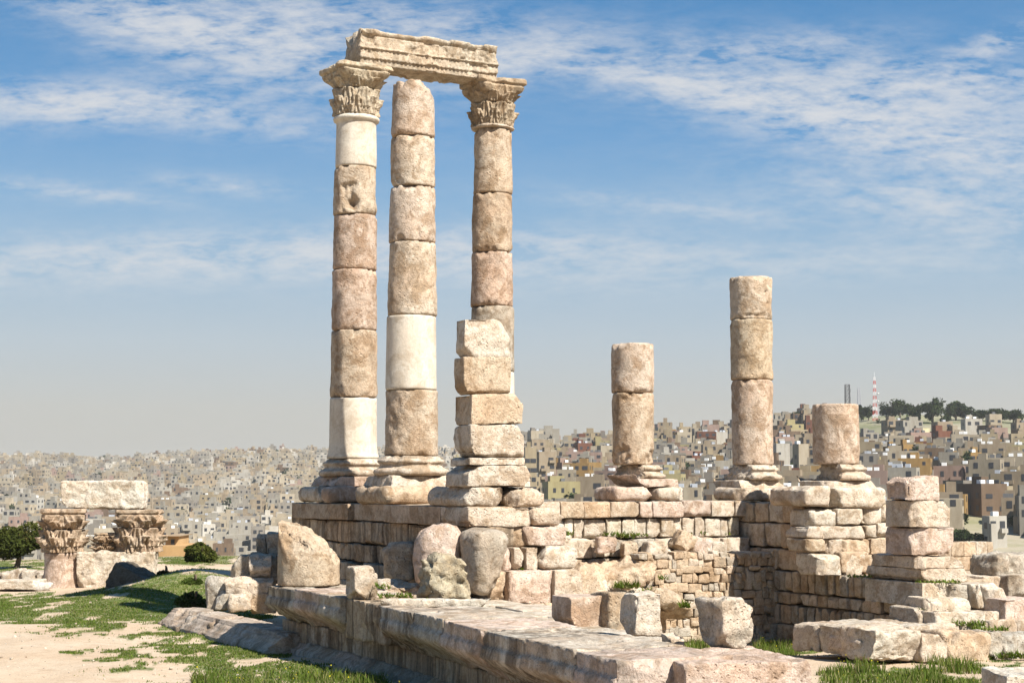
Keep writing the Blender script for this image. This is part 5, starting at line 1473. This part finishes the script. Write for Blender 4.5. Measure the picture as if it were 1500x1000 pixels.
# buildings one can pick out on the right-hand hill
for (x0, x1, y0, y1, cn, lab, rz) in [
        (768, 786, 657, 735, 'sandy', 'tall sandy apartment block just right of the block pier', .1), (784, 812, 663, 712, 'beige', 'tall beige apartment block with rows of windows right of the block pier', .35), (818, 840, 678, 706, 'dusty pink', 'pinkish brown block beside the orange building', .4),
        (840, 858, 678, 706, 'brown', 'shaded left side of the orange building as its own block, the shade painted brown', .4), (857, 880, 678, 706, 'ochre', 'bright orange flat-roofed building left of the two-drum stump', .2), (796, 862, 707, 738, 'yellowish', 'wide yellowish low building between the pier and the two-drum stump', .15),  # brown block is the orange building's shaded side, shade put into its colour
        (842, 866, 649, 668, 'brick red', 'red-roofed building breaking the skyline right of the block pier', .3), (876, 897, 653, 672, 'cream', 'cream house on the skyline left of the two-drum stump', .3),
        (1410, 1437, 614, 634, 'white', 'white building with a row of square windows under the hilltop trees', .05), (1446, 1466, 607, 630, 'cream', 'cream three-storey building standing above the roofs near the hilltop trees', .1), (1448, 1474, 627, 650, 'dusty pink', 'pinkish building stepped below the cream three-storey one', .1), (1484, 1506, 620, 650, 'beige', 'beige block cut by the right edge below the skyline', .2),
        (1416, 1462, 712, 752, 'brown', 'large dark brown building right of the short pier', .3), (1461, 1482, 714, 752, 'sandy', 'sandy end of the large dark building', .3), (1393, 1436, 706, 730, 'grey', 'long grey flat-roofed building behind the short pier', .25), (1443, 1472, 760, 800, 'white', 'small white house low on the slope at the right', .2),
        (1134, 1156, 651, 695, 'white', 'tall narrow white building between the tallest shaft and the last stump', .15), (1164, 1183, 652, 702, 'cream', 'tall cream block left of the single-drum stump', .45), (965, 996, 690, 712, 'yellowish', 'pale yellow long house right of the two-drum stump', .1),
        (988, 1012, 633, 650, 'cream', 'cream house on the skyline between the two-drum stump and the tallest shaft', .2), (1040, 1068, 633, 648, 'white', 'white flat-roofed house on the skyline left of the tallest shaft', .15), (1008, 1034, 668, 690, 'brick red', 'brick red house between the two-drum stump and the tallest shaft', .3),
        (1040, 1072, 676, 706, 'pale grey', 'grey house with windows just left of the tallest shaft', .2), (1296, 1318, 655, 680, 'ochre', 'bright ochre house right of the single-drum stump', .2), (1318, 1336, 652, 678, 'ochre', 'ochre house with dark windows in the middle of the right hill', .35), (1378, 1400, 662, 690, 'ochre', 'orange house low in the middle of the right hill', .25),
        (1416, 1436, 664, 690, 'ochre', 'orange house above the dark trees at the right', .3), (1342, 1368, 690, 712, 'white', 'white house just above the top of the short pier', .1), (1374, 1420, 642, 662, 'cream', 'long cream house in a row on the upper right hill', .1), (1294, 1326, 616, 634, 'beige', 'beige house at the foot of the red and white mast', .15)]:
    P = hill_hit((x0 + x1) / 2, y1 + 2, 300, 1000)
    s_ = P[1] / FPX
    addh(P[0], P[1], (x1 - x0) * s_ * .93, (x1 - x0) * s_ * .8 if (x1 - x0) < 35 else 11, (y1 - y0) * s_, rz, cn, True)
    HS[-1]['lab'] = lab
rg = random.Random(77)
def wpick(rg, ws):
    t = rg.random() * sum(w_ for _, w_ in ws)
    for n, w_ in ws:
        t -= w_
        if t <= 0: return n
    return ws[0][0]
LW = [('cream', 4), ('pale grey', 5), ('white', 2.6), ('beige', 3), ('sandy', 1), ('grey', 3.4), ('dusty pink', .6), ('brown', .6), ('yellowish', .12)]
RW_ = [('cream', 3.4), ('pale grey', 1.6), ('white', 1.0), ('beige', 3.4), ('grey', 1.2), ('ochre', 1.2), ('brick red', .8), ('brown', 1.5), ('yellowish', .5), ('dusty pink', 1.2), ('sandy', 1.6)]
MAN = [h for h in HS]
def scatter(d0, d1, px0, px1, step, ws, skip, hr, wr):
    D = d0
    while D < d1:
        lat = step / D * FPX
        px = px0 + rg.uniform(0, lat)
        while px < px1:
            dd = D + rg.uniform(-.35, .35) * step; pp = px + rg.uniform(-.3, .3) * lat
            px += lat * rg.uniform(.85, 1.2)
            x = (pp - 750) / FPX * dd; y = dd
            n = vnoise(np.array([[x * .006, y * .004, 2.0]]))[0]
            if d1 < 1000 and pp > 1225 and D > 730: continue
            if rg.random() < skip + max(0, n - .45) * 1.2: continue
            if any(abs(h['x'] - x) < (h['w'] + 9) * .6 and abs(h['y'] - y) < 13 for h in MAN): continue
            if d1 < 1000 and any(abs(h['px'] - pp) < h['pw'] * .6 and y < h['y'] and h['y'] - y < 70 and rg.random() < .85 for h in MAN): continue
            rot = (-.1 if d1 < 1000 else .1) + .5 * vnoise(np.array([[x * .004, y * .004, 5.0]]))[0] + rg.uniform(-.12, .12)
            addh(x, y, rg.uniform(*wr), rg.uniform(wr[0], wr[1] * .9), rg.choice(hr), rot, wpick(rg, ws), False, rg.uniform(.82, 1.12))
        D += step * rg.uniform(.85, 1.1)
scatter(365, 930, 700, 1720, 9.6, RW_, .06, (3.2, 5.8, 6.2, 6.4, 8.8), (5.5, 10))
scatter(640, 2180, -330, 800, 13.0, LW, .08, (3.4, 6, 6.4, 9.3, 9.6, 12.5), (5.5, 11))
def visible(h):
    if h['px'] < -6 or h['px'] > 1506: return False
    pt = h['pt']
    if h['px'] < 340 and pt > 806: return False
    if 340 <= h['px'] < 430 and pt > 780: return False
    if 430 <= h['px'] < 800 and pt > 706: return False
    if 480 < h['px'] < 550 or 562 < h['px'] < 640 or 668 < h['px'] < 768 or 898 < h['px'] < 960 or 1074 < h['px'] < 1134 or 1192 < h['px'] < 1258: return False
    if 800 <= h['px'] < 1300 and pt > 722: return False
    if 1306 < h['px'] < 1395 and pt > 696: return False
    if h['px'] >= 1300 and pt > 792: return False
    return True
vis = [h for h in HS if visible(h)]
vis.sort(key=lambda h: (not h['man'], -(h['pw'] * (h['pb'] - h['pt']))))
IND = vis[:300]
ids = set(id(h) for h in IND)
REST = [h for h in HS if id(h) not in ids]
def place_words(h):
    px, t = h['px'], (h['pb'])
    if h['D'] > 1000 or px < 640:
        top = 668; k = 'high on' if t < 700 else ('half way up' if t < 735 else 'low on')
        where = 'the far left hill'
        r = 'at the far left' if px < 60 else 'behind the left monument' if px < 245 else 'beyond the ruined wall stack' if px < 420 else 'left of the first tall column' if px < 485 else 'seen between the tall columns'
    else:
        k = 'high on' if t < 650 else ('half way up' if t < 690 else 'low on')
        where = 'the right hill'
        r = 'right of the block pier' if px < 898 else 'left of the tallest shaft' if px < 1075 else 'right of the tallest shaft' if px < 1192 else 'right of the last stump' if px < 1310 else 'above the short pier' if px < 1396 else 'near the right edge'
    return '%s %s %s' % (k, where, r)
wbox = None
used = {}
for n, h in enumerate(IND):
    wall, par, room, tank, win, balc = house_shapes(h, 1000 + n)
    fl = max(1, int(round(h['h'] / 3.1)))
    lab = h.get('lab') or '%s house %s' % (h['c'], place_words(h))
    parts = n < 110
    def put(mb, boxes, tint, mi=0):
        for b in boxes:
            bx(mb, h['x'], h['y'], h['z'] + b[2], b[3], b[4], b[5], h['rz'], tint, mi, b[0], b[1])
    roof_t = (.42, .39, .34)
    mb = MB(); put(mb, wall, h['t'])
    if not parts:
        put(mb, par, h['t']); put(mb, room, tuple(q * .95 for q in h['t'])); put(mb, balc, h['t']); put(mb, win, (.03, .03, .03), 1)
        put(mb, tank, random.Random(n).choice([(.7, .7, .68), (.12, .12, .12), (.4, .42, .45)]))
    o = mb.build('house', [M['house'], M['win']], None, False, (h['x'], h['y'], h['z']))
    tag(o, lab, 'house', 'houses on the hills behind the ruins')
    if parts:
        mb = MB(); put(mb, par, h['t']); mb.build('parapet', M['house'], o, False)
        if room: mb = MB(); put(mb, room, tuple(q * .95 for q in h['t'])); mb.build('roof_room', M['house'], o, False)
        for b in balc: mb = MB(); put(mb, [b], h['t']); mb.build('balcony', M['house'], o, False)
        tt = random.Random(n).choice([(.7, .7, .68), (.12, .12, .12), (.4, .42, .45)])
        for b in tank: mb = MB(); put(mb, [b], tt); mb.build('water_tank', M['gear'], o, False)
        for b in win[:100]: mb = MB(); put(mb, [b], (.03, .03, .03)); mb.build('window', M['win'], o, False)
mb = MB()
for n, h in enumerate(REST):
    wall, par, room, tank, win, balc = house_shapes(h, 5000 + n)
    for bs, t, mi in ((wall, h['t'], 0), (room, tuple(q * .95 for q in h['t']), 0), (win[:26], (.03, .03, .03), 1)):
        for b in bs:
            bx(mb, h['x'], h['y'], h['z'] + b[2], b[3], b[4], b[5], h['rz'], t, mi, b[0], b[1])
tag(mb.build('distant_houses', [M['house'], M['win']], None, False, (0, 0, 0)), 'mass of small pale houses packed over the far hillsides', None, None, 'stuff')
# nearby tan building beyond the grass edge
P = atd(252, 818, 96)
e = empty('building', (P[0], P[1], P[2] - 1), 'low orange-tan building with a flat roof just beyond the grass, right of the monument', 'building')
sc = 96 / FPX
mb = MB(); bx(mb, P[0], P[1] + 3, P[2] - 1.5, 46 * sc, 5, 1.5 + 18 * sc, 0, (.42, .26, .12)); mb.build('wall', M['house'], e, False)
mb = MB(); bx(mb, P[0] - 11 * sc, P[1] + 3.6, P[2] + 18 * sc, 20 * sc, 3, 13 * sc, 0, (.45, .30, .15)); mb.build('upper_room', M['house'], e, False)
mb = MB(); bx(mb, P[0] - 11 * sc, P[1] + 3.6, P[2] + 31 * sc, 26 * sc, 3.8, 1.2 * sc, 0, (.30, .22, .14)); mb.build('roof', M['house'], e, False)
mb = MB(); bx(mb, P[0] - 10 * sc, P[1] + 2.05, P[2] + 19 * sc, 5 * sc, .1, 7 * sc, 0, (.6, .6, .6)); mb.build('window', M['win'], e, False)
# sloping pale retaining wall on the right hill
P = hill_hit(1346, 640, 500, 1000); sc = P[1] / FPX
mb = MB(); bx(mb, P[0], P[1], P[2] - 2, 32 * sc, 1.2, 2 + 11 * sc, .1, (.58, .50, .32)); bx(mb, P[0] + 10 * sc, P[1] + 1.5, P[2] - 2, 14 * sc, 1, 2 + 13 * sc, .1, (.56, .48, .31))
tag(mb.build('retaining_wall', M['house'], None, False), 'bright sandy retaining wall below the hilltop trees', 'wall')

# ------------------------------------------------------------------ trees on the hills
CT = [(.022, .034, .014), (.03, .044, .018), (.04, .055, .02), (.026, .036, .013)]
_tv = {}
def far_tree(px, yt, yb, wpx, label, kind='round', D=None):
    P = hill_hit(px, yb, 300 if px > 640 else 640, 1000 if px > 640 else 2300) if D is None else atd(px, yb, D)
    s_ = P[1] / FPX
    hgt = (yb - yt) * s_; wd = wpx * s_
    z0 = P[2] - .4
    e = empty('tree', (P[0], P[1], z0), label, 'tree', 'dark trees among the houses')
    seed = int(px * 7 + yt) % 9973
    mb = MB()
    if kind == 'cypress':
        crown(mb, np.array([P[0], P[1], z0 + hgt * .52]), (wd / 2 * 1.2, wd / 2 * 1.2, hgt * .52), 500, wd * .2, seed, CT, 10, -.9)
    else:
        crown(mb, np.array([P[0], P[1], z0 + hgt * .58]), (wd / 2 * 1.12, wd / 2 * 1.0, hgt * .46), 1400 if wpx > 14 else 600, wd * .05 + .12, seed, CT, 12)
    mb.build('crown', M['leaf'], e)
    mb = MB(); limb(mb, (P[0], P[1], z0 - .5), (P[0], P[1], z0 + hgt * .6), wd * .035 + .06, wd * .02 + .03, .2); mb.build('trunk', M['bark'], e)
HT = [(1170, 604, 626, 22, 'round'), (1186, 606, 626, 22, 'round'), (1262, 591, 616, 9, 'cypress'), (1272, 597, 616, 16, 'round'), (1298, 592, 618, 24, 'round'), (1318, 588, 618, 28, 'round'), (1340, 592, 618, 26, 'round'), (1346, 586, 618, 6, 'cypress'), (1366, 586, 620, 32, 'round'),
      (1400, 592, 616, 30, 'round'), (1414, 597, 616, 26, 'round'), (1438, 600, 616, 28, 'round'), (1462, 599, 618, 30, 'round'), (1484, 603, 620, 28, 'round'), (1388, 608, 622, 14, 'round')]
for k, (px, yt, yb, w_, kd) in enumerate(HT):
    w1 = ['far left of the masts', 'just left of the last stump', 'slim and pointed beside the masts', 'small, between the two masts', 'right of the red and white mast', 'broad, second right of the mast', 'third right of the mast', 'slim pointed tip among the round ones', 'tallest of the row',
          'after the gap in the row', 'lower, after the gap', 'above the white building', 'above the cream three-storey building', 'last on the right', 'small and low in the gap'][k]
    far_tree(px, yt - (4 if kd == 'round' else 0), yb, w_ * 1.3, 'dark hilltop tree %s' % w1, kd)
CTR = [(1015, 632, 650, 6, 'cypress', 'slim cypress on the skyline between the two-drum stump and tallest shaft'), (998, 637, 650, 12, 'round', 'small round tree on the skyline beside the slim cypress'), (1036, 630, 648, 18, 'round', 'dark tree on the skyline left of the tallest shaft'), (892, 646, 664, 12, 'round', 'dark tree on the skyline touching the two-drum stump'),
       (1428, 680, 707, 34, 'round', 'broad dark tree low on the right hill above the brown building'), (1412, 684, 706, 26, 'round', 'dark tree left of the broad dark one'), (1392, 690, 712, 24, 'round', 'dark tree just right of the short pier top'), (1412, 772, 800, 46, 'round', 'bushy green tree low at the right beside the short pier'), (1408, 748, 775, 26, 'round', 'green tree on the slope under the brown building'),
       (1438, 776, 800, 24, 'round', 'green tree beside the small white house'), (1488, 752, 776, 26, 'round', 'green tree at the right edge under the sandy building'),
       (354, 727, 748, 13, 'round', 'tall dark tree on the far left hill, beyond the ruined wall stack'), (395, 733, 750, 22, 'round', 'wide dark tree left of the podium corner'), (415, 727, 750, 15, 'round', 'dark tree touching the podium corner'), (343, 711, 730, 4, 'cypress', 'thin cypress above the tall dark tree on the left hill'), (271, 718, 730, 11, 'round', 'dark tree on the left hill above the round bush'),
       (218, 718, 734, 7, 'cypress', 'dark cypress beside the monument lintel'), (229, 720, 734, 8, 'cypress', 'second dark cypress right of the monument lintel'), (296, 718, 729, 8, 'round', 'small dark tree on the left hill among cream houses'), (306, 716, 728, 6, 'cypress', 'small cypress on the left hill among cream houses'),
       (262, 765, 782, 22, 'round', 'green tree low on the left hill behind the round bush'), (285, 762, 778, 22, 'round', 'green tree in a gap between low houses on the left hill'), (312, 770, 790, 16, 'round', 'dark green tree low on the left hill near the tall grass bush'), (330, 750, 764, 22, 'round', 'wide low green tree beyond the ruined wall stack'), (440, 690, 704, 8, 'round', 'small dark tree left of the first tall column base'),
       (8, 672, 681, 16, 'round', 'dark tree on the far skyline at the left edge'), (28, 674, 681, 14, 'round', 'dark tree on the far skyline near the left edge'), (44, 673, 681, 14, 'round', 'dark tree on the far skyline right of the first two'), (225, 676, 683, 10, 'round', 'small tree on the far skyline above the lintel end'), (58, 675, 681, 10, 'round', 'last dark tree of the far skyline group')]
for px, yt, yb, w_, kd, lab in CTR:
    far_tree(px, yt, yb, w_, lab, kd)
rg = random.Random(21)
for k in range(60):
    if k % 2: px, yb, w_ = rg.uniform(0, 470), rg.uniform(690, 800), rg.uniform(5, 12)
    else: px, yb, w_ = rg.uniform(770, 1500), rg.uniform(640, 740), rg.uniform(8, 18)
    if (480 < px < 560) or any(abs(px - c_) < 34 for c_ in (928, 1104, 1225, 1350)): continue
    h_ = w_ * rg.uniform(.8, 1.5)
    hh = dict(px=px, pb=yb, D=2000 if px < 640 else 600)
    far_tree(px, yb - h_, yb, w_, '%s dark tree %s' % (['small', 'tiny', 'squat', 'tall'][k % 4], place_words(hh)), 'round')

# countless small trees and scrub between the far houses
mb = MB(); rg = np.random.RandomState(44)
for k in range(520):
    left = k < 380
    D = rg.uniform(660, 2150) if left else rg.uniform(370, 900)
    px = rg.uniform(-40, 780) if left else rg.uniform(720, 1530)
    x = (px - 750) / FPX * D; z = float(height(np.array([x]), np.array([D]))[0])
    s_ = rg.uniform(1.8, 4.2) * (1.2 if left else .9); hh = s_ * rg.uniform(.8, 1.7)
    crown(mb, np.array([x, D, z + hh * .8]), (s_, s_, hh), 70, s_ * .3, k, CT, 5)
tag(mb.build('distant_trees', M['leaf'], None, False, (0, 0, 0)), 'dark scrub and small trees scattered between the far houses', None, None, 'stuff')
# ------------------------------------------------------------------ masts on the hilltop
def bar(mb, a, b, r, tint):
    a = np.asarray(a, float); b = np.asarray(b, float); d = (b - a) / np.linalg.norm(b - a)
    u_ = np.cross(d, [0.3, .9, .2]); u_ /= np.linalg.norm(u_); v_ = np.cross(d, u_)
    o = [u_ * r, v_ * r, -u_ * r, -v_ * r]
    mb.add([a + q for q in o] + [b + q for q in o], [[0, 1, 5, 4], [1, 2, 6, 5], [2, 3, 7, 6], [3, 0, 4, 7]], tint=tint)
m, g = newmat('mast_paint'); M['mast'] = finish(m, g, g.n('ShaderNodeAttribute', attribute_name='tint').outputs['Color'], .5)
def mast(px, yt, yb, wb, wt_, label, cols, nseg, r):
    P = hill_hit(px, 616, 700, 1000); s_ = P[1] / FPX
    z0 = atd(px, yb, P[1])[2]; z1 = atd(px, yt, P[1])[2]
    e = empty('lattice_mast', (P[0], P[1], z0), label, 'mast', 'lattice masts on the hilltop')
    W0, W1 = wb * s_ / 2, wt_ * s_ / 2
    for k in range(nseg):
        mb = MB(); t0, t1 = k / nseg, (k + 1) / nseg
        a, b = W0 + (W1 - W0) * t0, W0 + (W1 - W0) * t1
        za, zb = z0 + (z1 - z0) * t0, z0 + (z1 - z0) * t1
        tint = cols[k % len(cols)]
        cs = [(-1, -1), (1, -1), (1, 1), (-1, 1)]
        for i in range(4):
            p, q = cs[i], cs[(i + 1) % 4]
            bar(mb, (P[0] + p[0] * a, P[1] + p[1] * a, za), (P[0] + p[0] * b, P[1] + p[1] * b, zb), r, tint)
            bar(mb, (P[0] + p[0] * a, P[1] + p[1] * a, za), (P[0] + q[0] * b, P[1] + q[1] * b, zb), r * .6, tint)
            bar(mb, (P[0] + q[0] * a, P[1] + q[1] * a, za), (P[0] + p[0] * b, P[1] + p[1] * b, zb), r * .6, tint)
            bar(mb, (P[0] + p[0] * b, P[1] + p[1] * b, zb), (P[0] + q[0] * b, P[1] + q[1] * b, zb), r * .6, tint)
        mb.build('mast_section', M['mast'], e, False)
    return e, P, s_, z0, z1
e, P, s_, z0, z1 = mast(1282, 552, 618, 6.5, 2.2, 'red and white lattice mast on the hilltop, tallest of the three', [(.5, .08, .06), (.7, .68, .66)], 12, .065)
mb = MB(); bar(mb, (P[0], P[1], z1), (P[0], P[1], z1 + 2.5), .08, (.7, .7, .7)); mb.build('antenna', M['mast'], e, False)
for zf, dx in ((.62, 1.5), (.45, 1.4), (.3, -1.4)):
    mb = MB(); lathe(mb, (P[0] + dx, P[1] - 1.2, z0 + (z1 - z0) * zf), [(.2, -.2), (.5, 0), (.55, .3), (.5, .6)], 16, .3, 0, 5, (.6, .58, .55)); mb.build('dish', M['mast'], e, True)
e, P, s_, z0, z1 = mast(1242, 563, 600, 7, 6, 'dark lattice mast with a square top left of the other two', [(.10, .10, .10)], 6, .16)
for k in range(4):
    mb = MB(); bx(mb, P[0] + (-1, 1)[k % 2] * 1.2, P[1] - 1.2, z1 - 2 - k * 2.2, .5, .4, 1.9, 0, (.12, .12, .12)); mb.build('antenna', M['mast'], e, False)
mast(1259, 568, 616, 6, 3, 'thin grey lattice mast in the middle of the three', [(.36, .36, .38)], 8, .09)

# ================================================================== haze
mb = MB()
R_ = 4300.0
bx(mb, 0, 0, -36.5, 2 * R_, 2 * R_, 36.5 + 96, 0, (1, 1, 1))
m = bpy.data.materials.new('haze'); m.use_nodes = True; m.node_tree.nodes.clear(); g = NT(m.node_tree)
pv = g.n('ShaderNodeVolumePrincipled'); pv.inputs['Color'].default_value = (.95, .91, .84, 1); pv.inputs['Density'].default_value = 0.00012; pv.inputs['Anisotropy'].default_value = 0.2
g.t.links.new(pv.outputs[0], g.n('ShaderNodeOutputMaterial').inputs['Volume'])
hz = mb.build('haze', m, None, False, (0, 0, 0))
tag(hz, 'thin pale haze over the valley and hills', None, None, 'stuff')
for o in bpy.data.objects:
    if '_o' in o: del o['_o']
